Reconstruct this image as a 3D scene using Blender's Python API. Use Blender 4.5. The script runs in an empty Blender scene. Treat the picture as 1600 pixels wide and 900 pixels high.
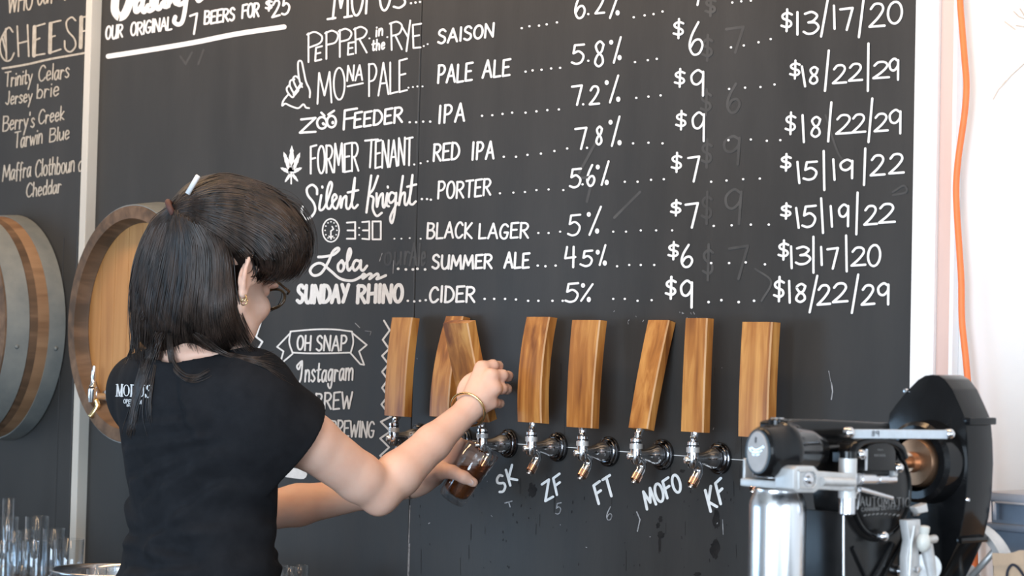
import bpy, bmesh, math, random
import numpy as np
from mathutils import Vector, Matrix, Euler
from mathutils.bvhtree import BVHTree

random.seed(7)
rng = np.random.default_rng(7)
C = bpy.context.scene.collection
SC = bpy.context.scene

# ------------------------------------------------------------------ camera
FPX = 3200.0                      # focal length in pixels of the 1600x900 frame
YAW, PITCH, ROLL = math.radians(48.8), math.radians(1.97), math.radians(1.35)
D0 = 3.75                         # distance to the chalkboard along the optical axis
CAM = Vector((0.0, -D0 * math.cos(YAW), 1.35))
_f0 = Vector((-math.sin(YAW), math.cos(YAW), 0))
_r0 = Vector((math.cos(YAW), math.sin(YAW), 0))
_u0 = Vector((0, 0, 1))
FWD = (_f0 * math.cos(PITCH) + _u0 * math.sin(PITCH)).normalized()
_u1 = (_u0 * math.cos(PITCH) - _f0 * math.sin(PITCH)).normalized()
RGT = (_r0 * math.cos(ROLL) + _u1 * math.sin(ROLL)).normalized()
UPV = (_u1 * math.cos(ROLL) - _r0 * math.sin(ROLL)).normalized()
cam_data = bpy.data.cameras.new('camera')
cam_data.sensor_width = 36.0
cam_data.lens = FPX / 1600.0 * 36.0
cam_data.clip_start = 0.05
cam_data.dof.use_dof = True
cam_data.dof.focus_distance = 3.55
cam_data.dof.aperture_fstop = 9.0
cam = bpy.data.objects.new('camera', cam_data)
C.objects.link(cam)
M = Matrix((RGT, UPV, -FWD)).transposed().to_4x4()
M.translation = CAM
cam.matrix_world = M
SC.camera = cam

# ------------------------------------------------------------------ world, daylight, exposure
SC.view_settings.view_transform = 'Standard'
SC.view_settings.look = 'None'
SC.view_settings.gamma = 1.0
SC.view_settings.exposure = 0.0
SC.view_settings.use_curve_mapping = False
try:
    SC.cycles.use_denoising = True
    SC.cycles.max_bounces = 8
    SC.cycles.transparent_max_bounces = 12
    SC.cycles.caustics_reflective = False
    SC.cycles.caustics_refractive = False
    SC.cycles.sample_clamp_indirect = 6.0
except Exception:
    pass
world = bpy.data.worlds.new('overcast_sky')
SC.world = world
world.use_nodes = True
wn = world.node_tree
bg = wn.nodes['Background']
bg.inputs['Color'].default_value = (0.78, 0.88, 1.0, 1)
bg.inputs['Strength'].default_value = 0.5

def area(name, loc, target, sx, sy, power, color, spread=180):
    L = bpy.data.lights.new(name, 'AREA')
    L.shape = 'RECTANGLE'; L.size = sx; L.size_y = sy
    L.energy = power; L.color = color
    L.spread = math.radians(spread)
    o = bpy.data.objects.new(name, L); C.objects.link(o)
    o.location = loc
    d = Vector(target) - Vector(loc)
    o.rotation_euler = d.to_track_quat('-Z', 'Y').to_euler()
    return o
# daylight through the wide open roller door behind the photographer, to the right
area('door_daylight', (0.6, -6.4, 1.45), (-1.0, 0.0, 1.2), 3.6, 2.5, 420, (0.69, 0.84, 1.0))
# the window in the side wall at the right end of the bar
area('window_daylight', (2.6, -1.7, 1.5), (0.2, -0.1, 1.2), 1.8, 1.6, 52, (0.74, 0.87, 1.0))
# warm lamps under the ceiling
for k, lx in enumerate((-4.6, -3.5, -2.4, -1.3)):
    area('ceiling_lamp', (lx, -0.75, 2.75), (lx, -0.05, 1.9), 0.9, 0.15, 9.5, (1.0, 0.64, 0.34))
# added low light at the far left wall, giving the lower chalkboard its sheen
area('added_sheen_light', (-6.9, -5.0, 0.80), (-1.8, 0.0, 0.9), 3.4, 1.2, 85, (0.46, 0.71, 1.0))

# ------------------------------------------------------------------ pixel <-> space helpers
def ray(px, py):
    return FWD + RGT * ((px - 800.0) / FPX) - UPV * ((py - 450.0) / FPX)
def P(px, py, depth):
    return CAM + ray(px, py) * depth
def W(px, py, off=0.0):
    """the point seen at this pixel, on the plane that stands off in front of the chalkboard wall"""
    r = ray(px, py)
    t = (-off - CAM.y) / r.y
    return CAM + r * t
def depth_of(p):
    return (Vector(p) - CAM).dot(FWD)
def proj(p):
    d = Vector(p) - CAM
    z = d.dot(FWD)
    return (800 + FPX * d.dot(RGT) / z, 450 - FPX * d.dot(UPV) / z)

# ------------------------------------------------------------------ object helpers
def obj(name, bm_or_me, mat=None, parent=None, smooth=False, kind=None, label=None):
    if isinstance(bm_or_me, bmesh.types.BMesh):
        me = bpy.data.meshes.new(name)
        bm_or_me.to_mesh(me); bm_or_me.free()
    else:
        me = bm_or_me
    o = bpy.data.objects.new(name, me)
    C.objects.link(o)
    if mat is not None:
        for m_ in (mat if isinstance(mat, (list, tuple)) else [mat]):
            me.materials.append(m_)
    if smooth:
        me.polygons.foreach_set('use_smooth', [True] * len(me.polygons))
        if smooth == 'auto':
            try:
                me.set_sharp_from_angle(angle=math.radians(38))
            except Exception:
                pass
    if parent is not None:
        o.parent = parent
        # keep world placement: geometry is written in world space, parents carry translation
        o.matrix_parent_inverse = parent_world(parent).inverted()
    if kind: o['kind'] = kind
    if label: o['label'] = label
    return o
def parent_world(p):
    m_ = p.matrix_basis.copy()
    if p.parent is not None:
        m_ = parent_world(p.parent) @ p.matrix_parent_inverse @ m_
    return m_
def thing(name, label, cat, loc=(0, 0, 0), group=None):
    o = bpy.data.objects.new(name, None)
    o.empty_display_size = 0.05
    C.objects.link(o)
    o.location = loc
    o['label'] = label; o['category'] = cat
    if group: o['group'] = group
    return o
def tag(o, label, cat, group=None):
    o['label'] = label; o['category'] = cat
    if group: o['group'] = group
    return o
def clone(root, label=None, group=None, loc=None):
    r = root.copy(); C.objects.link(r)
    if loc is not None: r.location = loc
    if label: r['label'] = label
    if group: r['group'] = group
    for ch in list(root.children):
        c = ch.copy(); C.objects.link(c); c.parent = r
        for g in list(ch.children):
            d = g.copy(); C.objects.link(d); d.parent = c
    return r

def basis(axis):
    a = Vector(axis).normalized()
    h = Vector((0, 0, 1)) if abs(a.z) < 0.9 else Vector((1, 0, 0))
    u = h.cross(a).normalized()
    v = a.cross(u).normalized()
    return u, v, a
def add_lathe(bm, profile, origin, axis, n=28, squash=1.0, mi=0):
    """profile: list of (t along axis, radius); radius 0 closes the end"""
    u, v, a = basis(axis); origin = Vector(origin)
    rings = []
    for t, r in profile:
        c = origin + a * t
        if r <= 1e-7:
            rings.append([bm.verts.new(c)])
        else:
            rings.append([bm.verts.new(c + (u * math.cos(2 * math.pi * k / n) * squash + v * math.sin(2 * math.pi * k / n)) * r) for k in range(n)])
    for A, B in zip(rings[:-1], rings[1:]):
        for k in range(n):
            k2 = (k + 1) % n
            if len(A) == 1 and len(B) == 1: continue
            if len(A) == 1: f = bm.faces.new((A[0], B[k2], B[k]))
            elif len(B) == 1: f = bm.faces.new((A[k], A[k2], B[0]))
            else: f = bm.faces.new((A[k], A[k2], B[k2], B[k]))
            f.material_index = mi
    return bm
def add_tube(bm, pts, rad, n=10, caps=True, mi=0):
    pts = [Vector(p) for p in pts]
    rads = rad if isinstance(rad, (list, tuple)) else [rad] * len(pts)
    prev_u = None; rings = []
    for i, p in enumerate(pts):
        if i == 0: t = pts[1] - pts[0]
        elif i == len(pts) - 1: t = pts[-1] - pts[-2]
        else: t = (pts[i + 1] - pts[i - 1])
        t.normalize()
        if prev_u is None: u, v, _ = basis(t)
        else:
            u = (prev_u - t * prev_u.dot(t))
            if u.length < 1e-6: u = basis(t)[0]
            u.normalize(); v = t.cross(u)
        prev_u = u
        rings.append([bm.verts.new(p + (u * math.cos(2 * math.pi * k / n) + v * math.sin(2 * math.pi * k / n)) * rads[i]) for k in range(n)])
    for A, B in zip(rings[:-1], rings[1:]):
        for k in range(n):
            bm.faces.new((A[k], A[(k + 1) % n], B[(k + 1) % n], B[k])).material_index = mi
    if caps:
        bm.faces.new(list(reversed(rings[0]))).material_index = mi
        bm.faces.new(rings[-1]).material_index = mi
    return bm
def add_box(bm, lo, hi, mi=0):
    lo, hi = Vector(lo), Vector(hi)
    vs = [bm.verts.new((x, y, z)) for x in (lo.x, hi.x) for y in (lo.y, hi.y) for z in (lo.z, hi.z)]
    for q in ((0, 1, 3, 2), (4, 6, 7, 5), (0, 4, 5, 1), (2, 3, 7, 6), (0, 2, 6, 4), (1, 5, 7, 3)):
        bm.faces.new([vs[i] for i in q]).material_index = mi
    return bm
def add_prism(bm, poly, direction, mi=0):
    """extrude a planar polygon (3-D points) along a vector"""
    d = Vector(direction)
    a = [bm.verts.new(Vector(p)) for p in poly]
    b = [bm.verts.new(Vector(p) + d) for p in poly]
    n = len(a)
    bm.faces.new(a).material_index = mi
    bm.faces.new(list(reversed(b))).material_index = mi
    for i in range(n):
        bm.faces.new((a[i], b[i], b[(i + 1) % n], a[(i + 1) % n])).material_index = mi
    return bm
def fix(bm):
    bmesh.ops.recalc_face_normals(bm, faces=bm.faces[:]); return bm
def bevel(bm, w, seg=2, angle=30):
    bmesh.ops.recalc_face_normals(bm, faces=bm.faces[:])
    es = [e for e in bm.edges if len(e.link_faces) == 2 and e.calc_face_angle(0) > math.radians(angle)]
    bmesh.ops.bevel(bm, geom=es, offset=w, segments=seg, affect='EDGES', profile=0.6, clamp_overlap=True)
    return bm
def B(): return bmesh.new()

def crom(pts, sub=6, closed=False):
    """Catmull-Rom through points of any dimension"""
    pts = [np.array(p, float) for p in pts]
    n = len(pts)
    if n < 3 and not closed: return [tuple(p) for p in pts]
    out = []
    rngi = range(n) if closed else range(n - 1)
    for i in rngi:
        if closed: p0, p1, p2, p3 = pts[(i - 1) % n], pts[i], pts[(i + 1) % n], pts[(i + 2) % n]
        else:
            p1, p2 = pts[i], pts[i + 1]
            p0 = pts[i - 1] if i > 0 else 2 * p1 - p2
            p3 = pts[i + 2] if i + 2 < n else 2 * p2 - p1
        for s in range(sub):
            t = s / sub
            out.append(tuple(0.5 * ((2 * p1) + (-p0 + p2) * t + (2 * p0 - 5 * p1 + 4 * p2 - p3) * t * t + (-p0 + 3 * p1 - 3 * p2 + p3) * t ** 3)))
    out.append(tuple(pts[0] if closed else pts[-1]))
    return out

# ------------------------------------------------------------------ materials
def mat(name, color, rough=0.5, metal=0.0, spec=0.5, noise=0.0, nscale=20.0, stretch=(1, 1, 1), color2=None,
        bump=0.0, bscale=None, trans=0.0, ior=1.45, sss=0.0, coat=0.0, ramp=(0.35, 0.65), rnoise=0.0):
    m_ = bpy.data.materials.new(name); m_.use_nodes = True
    nt = m_.node_tree; b = nt.nodes['Principled BSDF']
    b.inputs['Base Color'].default_value = (*color, 1)
    b.inputs['Roughness'].default_value = rough
    b.inputs['Metallic'].default_value = metal
    b.inputs['IOR'].default_value = ior
    b.inputs['Specular IOR Level'].default_value = spec
    b.inputs['Transmission Weight'].default_value = trans
    b.inputs['Coat Weight'].default_value = coat
    if sss:
        b.inputs['Subsurface Weight'].default_value = sss
        b.inputs['Subsurface Radius'].default_value = (0.012, 0.005, 0.003)
        b.inputs['Subsurface Scale'].default_value = 1.0
    if noise or color2 or bump or rnoise:
        tc = nt.nodes.new('ShaderNodeTexCoord'); mp = nt.nodes.new('ShaderNodeMapping')
        mp.inputs['Scale'].default_value = stretch
        nt.links.new(tc.outputs['Object'], mp.inputs['Vector'])
        nz = nt.nodes.new('ShaderNodeTexNoise'); nz.inputs['Scale'].default_value = nscale
        nz.inputs['Detail'].default_value = 6.0; nz.inputs['Roughness'].default_value = 0.6
        nt.links.new(mp.outputs['Vector'], nz.inputs['Vector'])
        if noise or color2:
            c2 = color2 if color2 else tuple(min(1, c * (1 + noise)) for c in color)
            c1 = color if color2 else tuple(c * (1 - noise) for c in color)
            cr = nt.nodes.new('ShaderNodeValToRGB')
            cr.color_ramp.elements[0].position = ramp[0]; cr.color_ramp.elements[1].position = ramp[1]
            cr.color_ramp.elements[0].color = (*c1, 1); cr.color_ramp.elements[1].color = (*c2, 1)
            nt.links.new(nz.outputs['Fac'], cr.inputs['Fac'])
            nt.links.new(cr.outputs['Color'], b.inputs['Base Color'])
        if rnoise:
            mr = nt.nodes.new('ShaderNodeMapRange')
            mr.inputs['To Min'].default_value = max(0, rough - rnoise); mr.inputs['To Max'].default_value = min(1, rough + rnoise)
            nt.links.new(nz.outputs['Fac'], mr.inputs['Value']); nt.links.new(mr.outputs['Result'], b.inputs['Roughness'])
        if bump:
            n2 = nz
            if bscale:
                n2 = nt.nodes.new('ShaderNodeTexNoise'); n2.inputs['Scale'].default_value = bscale
                n2.inputs['Detail'].default_value = 4.0
                nt.links.new(mp.outputs['Vector'], n2.inputs['Vector'])
            bp = nt.nodes.new('ShaderNodeBump'); bp.inputs['Strength'].default_value = bump
            bp.inputs['Distance'].default_value = 0.002
            nt.links.new(n2.outputs['Fac'], bp.inputs['Height']); nt.links.new(bp.outputs['Normal'], b.inputs['Normal'])
    return m_

m_board = mat('chalkboard_paint', (0.0285, 0.027, 0.0255), 0.48, spec=0.40, color2=(0.044, 0.042, 0.040), nscale=9, stretch=(1, 1, 0.22), ramp=(0.3, 0.7), bump=0.08, bscale=220, rnoise=0.08)
m_chalk = mat('chalk_paint', (0.86, 0.86, 0.85), 0.8, noise=0.06, nscale=90)
m_chalk_dull = mat('dull_brown_chalk', (0.42, 0.37, 0.30), 0.9, color2=(0.58, 0.53, 0.45), nscale=60)  # duller, browner chalk of the cheese board
m_ghost = mat('wiped_chalk_trace', (0.052, 0.050, 0.048), 0.48, spec=0.40, color2=(0.084, 0.082, 0.079), nscale=14)
m_faint = mat('faint_chalk', (0.16, 0.16, 0.165), 0.8, color2=(0.46, 0.46, 0.47), nscale=80)
m_stain = mat('dark_drip_stain', (0.008, 0.007, 0.007), 0.55, spec=0.25, color2=(0.022, 0.020, 0.019), nscale=60)
m_white = mat('white_wall_paint', (0.80, 0.78, 0.76), 0.6, noise=0.04, nscale=3)
m_post = mat('warm_lit_post_paint', (0.62, 0.585, 0.52), 0.5, noise=0.06, nscale=8, stretch=(1, 1, 0.2))  # white post, with warm light's cream tint put into the colour
m_trimw = mat('white_timber_paint', (0.84, 0.84, 0.84), 0.5, noise=0.05, nscale=8, stretch=(1, 1, 0.2))
m_trimc = mat('cream_timber_paint', (0.62, 0.56, 0.47), 0.55, noise=0.06, nscale=8, stretch=(1, 1, 0.2))
m_pink = mat('warm_lit_timber', (0.72, 0.52, 0.46), 0.6, noise=0.08, nscale=6, stretch=(1, 1, 0.2))
m_floor = mat('concrete_floor', (0.22, 0.21, 0.20), 0.6, noise=0.2, nscale=4)
m_ceil = mat('ceiling_paint', (0.45, 0.42, 0.38), 0.8, noise=0.05, nscale=3)
m_chrome = mat('polished_chrome', (0.80, 0.80, 0.82), 0.09, 1.0, noise=0.02, nscale=30)
m_copper = mat('copper_plating', (0.80, 0.48, 0.34), 0.16, 1.0, noise=0.08, nscale=30)
m_bflange = mat('black_chrome', (0.16, 0.16, 0.17), 0.10, 1.0, noise=0.05, nscale=30)
m_rubber = mat('black_rubber', (0.012, 0.012, 0.013), 0.45, noise=0.2, nscale=30)
m_gold = mat('brushed_gold', (0.86, 0.66, 0.34), 0.2, 1.0, noise=0.04, nscale=40)
m_silver = mat('plain_silver', (0.85, 0.84, 0.83), 0.22, 1.0, noise=0.04, nscale=40)
m_alu = mat('aluminium_can_metal', (0.80, 0.81, 0.83), 0.24, 1.0, noise=0.03, nscale=40, stretch=(1, 1, 0.1))
m_cast_alu = mat('cast_aluminium', (0.62, 0.61, 0.60), 0.48, 0.55, noise=0.08, nscale=60, bump=0.05)
m_steel = mat('stainless_steel', (0.66, 0.66, 0.68), 0.2, 1.0, noise=0.04, nscale=30)
m_black = mat('black_gloss_enamel', (0.007, 0.007, 0.0075), 0.14, 0.0, spec=0.35, noise=0.2, nscale=30, bump=0.03, bscale=60)
m_blackm = mat('black_cast_enamel', (0.009, 0.0085, 0.0085), 0.28, 0.0, spec=0.35, noise=0.2, nscale=50, bump=0.06, bscale=90)
m_badge = mat('grey_badge_metal', (0.42, 0.38, 0.36), 0.45, 0.2, noise=0.06, nscale=80)
m_strip = mat('pale_steel_strip', (0.62, 0.68, 0.74), 0.5, 0.25, noise=0.05, nscale=90)
m_ink = mat('black_ink', (0.02, 0.02, 0.03), 0.6, noise=0.1, nscale=50)
m_bronze = mat('bronze_pulley_metal', (0.62, 0.36, 0.22), 0.3, 0.9, noise=0.12, nscale=25)
m_skin = mat('pale_skin', (0.78, 0.47, 0.35), 0.48, spec=0.35, color2=(0.83, 0.55, 0.43), nscale=14, sss=0.12, bump=0.05, bscale=220)
m_shirt = mat('black_jersey', (0.0095, 0.0102, 0.0125), 0.88, spec=0.2, color2=(0.0145, 0.0155, 0.0185), nscale=30, bump=0.15, bscale=500)
m_print = mat('white_print', (0.80, 0.80, 0.80), 0.7, noise=0.04, nscale=90)
m_denim = mat('dark_denim', (0.02, 0.024, 0.036), 0.85, noise=0.25, nscale=120, bump=0.1)
m_hair = mat('dark_brown_hair', (0.010, 0.0068, 0.0055), 0.42, spec=0.35, color2=(0.015, 0.010, 0.0085), nscale=90, stretch=(1, 1, 0.12), bump=0.5, bscale=140)
m_hair2 = mat('hair_strand', (0.007, 0.005, 0.0042), 0.38, spec=0.45, color2=(0.052, 0.034, 0.026), nscale=60, stretch=(1, 1, 0.25))
m_eye = mat('eye_white', (0.75, 0.73, 0.70), 0.2, noise=0.03, nscale=50)
m_lip = mat('lip_skin', (0.50, 0.20, 0.17), 0.4, noise=0.06, nscale=60)
m_frame = mat('tortoiseshell_frame', (0.016, 0.010, 0.007), 0.2, color2=(0.10, 0.06, 0.03), nscale=60)
m_glass = mat('clear_glass', (0.98, 0.99, 0.99), 0.02, trans=1.0, ior=1.45, noise=0.01, nscale=5)
m_beer = mat('dark_porter', (0.36, 0.11, 0.035), 0.0, trans=0.78, ior=1.33, noise=0.1, nscale=8)
m_beerthin = mat('amber_dregs', (0.45, 0.16, 0.07), 0.0, trans=0.85, ior=1.33, noise=0.1, nscale=8)
m_orange = mat('orange_cord_rubber', (0.86, 0.20, 0.05), 0.45, noise=0.05, nscale=40)
m_plast = mat('blue_grey_plastic', (0.13, 0.16, 0.21), 0.45, noise=0.1, nscale=20)
m_carton = mat('brown_cardboard', (0.52, 0.36, 0.24), 0.8, noise=0.08, nscale=30)
m_counter = mat('dark_counter_top', (0.045, 0.035, 0.03), 0.35, noise=0.2, nscale=20, stretch=(0.2, 1, 1))
m_hoop = mat('weathered_steel_hoop', (0.20, 0.22, 0.22), 0.55, 0.25, color2=(0.30, 0.31, 0.29), nscale=9, rnoise=0.1)
m_wallmark = mat('brown_wall_strokes', (0.50, 0.42, 0.35), 0.8, color2=(0.66, 0.58, 0.50), nscale=50)

def wood(name, dark, mid, light, axis='Z', scale=1.0, rough=0.5, grain=60.0, coat=0.0, random_obj=True):
    """grain running along the given axis: broad figure, fine fibres"""
    m_ = bpy.data.materials.new(name); m_.use_nodes = True
    nt = m_.node_tree; b = nt.nodes['Principled BSDF']
    b.inputs['Roughness'].default_value = rough
    b.inputs['Coat Weight'].default_value = coat; b.inputs['Coat Roughness'].default_value = 0.2
    tc = nt.nodes.new('ShaderNodeTexCoord')
    src = tc.outputs['Object']
    s = {'X': (0.08, 1, 1), 'Y': (1, 0.08, 1), 'Z': (1, 1, 0.08)}[axis]
    oi = nt.nodes.new('ShaderNodeObjectInfo')
    ad = nt.nodes.new('ShaderNodeVectorMath'); ad.operation = 'ADD'
    sc_ = nt.nodes.new('ShaderNodeVectorMath'); sc_.operation = 'SCALE'; sc_.inputs['Scale'].default_value = 7.0
    cmb = nt.nodes.new('ShaderNodeCombineXYZ')
    for k in range(3): nt.links.new(oi.outputs['Random'], cmb.inputs[k])
    nt.links.new(cmb.outputs[0], sc_.inputs[0]); nt.links.new(src, ad.inputs[0]); nt.links.new(sc_.outputs[0], ad.inputs[1])
    mp = nt.nodes.new('ShaderNodeMapping'); mp.inputs['Scale'].default_value = s
    nt.links.new(ad.outputs[0], mp.inputs['Vector'])
    n1 = nt.nodes.new('ShaderNodeTexNoise'); n1.inputs['Scale'].default_value = grain * scale; n1.inputs['Detail'].default_value = 8
    n1.inputs['Distortion'].default_value = 0.6
    nt.links.new(mp.outputs['Vector'], n1.inputs['Vector'])
    n2 = nt.nodes.new('ShaderNodeTexNoise'); n2.inputs['Scale'].default_value = 14 * scale; n2.inputs['Detail'].default_value = 3
    mp2 = nt.nodes.new('ShaderNodeMapping'); mp2.inputs['Scale'].default_value = tuple(0.35 if v < 0.5 else 1 for v in s)
    nt.links.new(ad.outputs[0], mp2.inputs['Vector']); nt.links.new(mp2.outputs['Vector'], n2.inputs['Vector'])
    mx = nt.nodes.new('ShaderNodeMath'); mx.operation = 'MULTIPLY_ADD'; mx.inputs[1].default_value = 0.55
    hl = nt.nodes.new('ShaderNodeMath'); hl.operation = 'MULTIPLY'; hl.inputs[1].default_value = 0.45
    nt.links.new(n2.outputs['Fac'], hl.inputs[0]); nt.links.new(n1.outputs['Fac'], mx.inputs[0]); nt.links.new(hl.outputs[0], mx.inputs[2])
    cr = nt.nodes.new('ShaderNodeValToRGB'); e = cr.color_ramp.elements
    e[0].position = 0.36; e[0].color = (*dark, 1); e[1].position = 0.64; e[1].color = (*light, 1)
    k = e.new(0.5); k.color = (*mid, 1)
    nt.links.new(mx.outputs[0], cr.inputs['Fac']); nt.links.new(cr.outputs['Color'], b.inputs['Base Color'])
    bp = nt.nodes.new('ShaderNodeBump'); bp.inputs['Strength'].default_value = 0.15; bp.inputs['Distance'].default_value = 0.002
    nt.links.new(n1.outputs['Fac'], bp.inputs['Height']); nt.links.new(bp.outputs['Normal'], b.inputs['Normal'])
    return m_
m_stave = wood('oiled_oak_stave', (0.17, 0.050, 0.009), (0.40, 0.155, 0.032), (0.64, 0.32, 0.088), rough=0.45, coat=0.15)
m_stavehighlight = wood('oak_edge_highlight', (0.42, 0.20, 0.07), (0.54, 0.29, 0.12), (0.66, 0.40, 0.20), rough=0.5)  # edge highlight of the handles, painted as a paler oak
m_barrel = wood('barrel_oak', (0.19, 0.10, 0.05), (0.28, 0.16, 0.085), (0.37, 0.22, 0.12), axis='Y', rough=0.6, scale=0.5)
m_chime = wood('weathered_oak', (0.07, 0.042, 0.024), (0.13, 0.075, 0.042), (0.20, 0.12, 0.07), axis='Y', rough=0.65, scale=0.6)
m_headw = wood('barrel_head_oak', (0.36, 0.155, 0.045), (0.46, 0.215, 0.065), (0.55, 0.28, 0.095), axis='Z', rough=0.5, scale=0.4)

def thin_glass(name):
    """thin-walled clear glass: clear when looked through, shiny at grazing angles"""
    m_ = bpy.data.materials.new(name); m_.use_nodes = True
    nt = m_.node_tree; nt.nodes.remove(nt.nodes['Principled BSDF'])
    out = nt.nodes['Material Output']
    tr = nt.nodes.new('ShaderNodeBsdfTransparent'); tr.inputs['Color'].default_value = (0.975, 0.985, 0.99, 1)
    gl = nt.nodes.new('ShaderNodeBsdfGlossy'); gl.inputs['Roughness'].default_value = 0.06; gl.inputs['Color'].default_value = (0.95, 0.97, 1, 1)
    lw = nt.nodes.new('ShaderNodeLayerWeight'); lw.inputs['Blend'].default_value = 0.5
    pw = nt.nodes.new('ShaderNodeMath'); pw.operation = 'POWER'; pw.inputs[1].default_value = 3.0
    nt.links.new(lw.outputs['Facing'], pw.inputs[0])
    fr = nt.nodes.new('ShaderNodeMath'); fr.operation = 'MULTIPLY_ADD'; fr.inputs[1].default_value = 0.75; fr.inputs[2].default_value = 0.06
    nt.links.new(pw.outputs[0], fr.inputs[0])
    nz = nt.nodes.new('ShaderNodeTexNoise'); nz.inputs['Scale'].default_value = 25
    bp = nt.nodes.new('ShaderNodeBump'); bp.inputs['Strength'].default_value = 0.05
    nt.links.new(nz.outputs['Fac'], bp.inputs['Height']); nt.links.new(bp.outputs['Normal'], gl.inputs['Normal'])
    mx = nt.nodes.new('ShaderNodeMixShader')
    nt.links.new(fr.outputs[0], mx.inputs['Fac']); nt.links.new(tr.outputs[0], mx.inputs[1]); nt.links.new(gl.outputs[0], mx.inputs[2])
    nt.links.new(mx.outputs[0], out.inputs['Surface'])
    return m_
m_thin = thin_glass('thin_clear_glass')
# ------------------------------------------------------------------ the room
XL, XR, YF, ZC = -7.0, 3.2, -7.0, 3.6
def shell(name, lo, hi, m_):
    return obj(name, fix(add_box(B(), lo, hi)), m_, kind='structure')
shell('floor', (XL, YF, -0.1), (XR, 0.0, 0.0), m_floor)
shell('ceiling', (XL, YF, ZC), (XR, 0.2, ZC + 0.1), m_ceil)
shell('wall_back', (XL, 0.012, 0.0), (XR, 0.2, ZC), m_white)
bm = B()          # left wall with a low opening made for the added sheen light
add_box(bm, (XL - .1, YF, 0), (XL, .2, .15)); add_box(bm, (XL - .1, YF, 1.75), (XL, .2, ZC)); add_box(bm, (XL - .1, YF, .15), (XL, -6.75, 1.75)); add_box(bm, (XL - .1, -3.25, .15), (XL, .2, 1.75))
obj('wall_left', fix(bm), m_white, kind='structure')
# side wall on the right with the opening of its window, front wall with the wide door opening
bm = B()
add_box(bm, (XR, YF, 0), (XR + 0.1, 0.2, 0.7)); add_box(bm, (XR, YF, 2.4), (XR + 0.1, 0.2, ZC))
add_box(bm, (XR, YF, 0.7), (XR + 0.1, -2.7, 2.4)); add_box(bm, (XR, -0.7, 0.7), (XR + 0.1, 0.2, 2.4))
obj('wall_right', fix(bm), m_white, kind='structure')
bm = B()
add_box(bm, (XL, YF - 0.1, 0), (-1.6, YF, ZC)); add_box(bm, (2.8, YF - 0.1, 0), (XR, YF, ZC)); add_box(bm, (-1.6, YF - 0.1, 2.8), (2.8, YF, ZC))
obj('wall_front', fix(bm), m_white, kind='structure')

# chalkboards are thin painted ply sheets on the wall; faces at y = 0
xa, xb = W(145.2, 450).x, W(1429.5, 300).x
ZT = 2.35
board = thing('menu_chalkboard', 'wide black chalkboard wall lettered in white with the beer list and prices', 'chalkboard', (0.5 * (xa + xb), 0, 0.0))
xs = W(648, 450).x
bm = fix(add_box(B(), (xs + 0.0012, 0.0, 0.02), (xb, 0.0118, ZT)))
obj('board_sheet', bevel(bm, 0.001, 1), m_board, board)
bm = fix(add_box(B(), (xa, 0.0, 0.02), (xs - 0.0012, 0.0118, ZT)))
obj('board_sheet', bevel(bm, 0.001, 1), m_board, board)
x0 = W(-260, 450).x; x1 = W(118.5, 450).x
cheese_board = thing('cheese_chalkboard', 'black chalkboard at far left with cheese names in brownish chalk', 'chalkboard', (x1 - 0.3, 0, 0))
bm = fix(add_box(B(), (x0, 0.0, 0.02), (x1, 0.0118, ZT)))
obj('board_sheet', bevel(bm, 0.001, 1), m_board, cheese_board)
# slim black batten along the right edge of the cheese board
xq = W(95, 500).x
obj('edge_groove', bevel(fix(add_box(B(), (xq, -0.0012, 0.02), (xq + 0.004, 0.0002, 1.62))), 0.0004, 1), m_board, cheese_board)

# white square post between the boards
xpr = W(145, 450).x
offp = 0.02
while W(130, 450, offp).x < xpr - 1e-4 and offp < 0.1:
    offp += 0.0005
xpl = W(120.5, 450, offp).x
bm = bevel(fix(add_box(B(), (xpl, -offp, 0.0), (xpr, 0.0118, ZC))), 0.002, 2)
obj('trim_1', bm, m_post, kind='structure')
# white trim right of the menu board and the timber next to it, warm light's pink put into its colour
xr1 = W(1465.5, 300).x; xr2 = W(1488, 300).x; xr3 = W(1494, 300).x
obj('trim_2', bevel(fix(add_box(B(), (xb, -0.006, 0.0), (xr1, 0.0118, ZC))), 0.001, 1), m_trimw, kind='structure')
bm = fix(add_box(B(), (xr1, -0.0, 0.0), (xr2, 0.0118, ZC)))
obj('trim_3', bevel(bm, 0.004, 2), m_pink, kind='structure')
obj('trim_5', bevel(fix(add_box(B(), (xr2, -0.004, 0.0), (xr3, 0.0118, ZC))), 0.001, 1), m_trimw, kind='structure')
# orange extension cord hanging down the white wall
pts = [W(x, y, o) for x, y, o in crom([(1499, -60, .015), (1500, 0, .015), (1503, 40, .015), (1507, 90, .015), (1510, 130, .015), (1508, 170, .015), (1502, 215, .015),
      (1497, 250, .015), (1494, 290, .015), (1495, 330, .015), (1499, 390, .015), (1502, 440, .015), (1503, 500, .015), (1509, 560, .015), (1514, 620, .015), (1520, 720, .015), (1523, 860, .015), (1524, 1000, .015)], 6)]
cord = obj('extension_cord', fix(add_tube(B(), pts, 0.0048, 12)), m_orange, smooth=True)
tag(cord, 'orange extension cord hanging down the bright white wall', 'cord')
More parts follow.
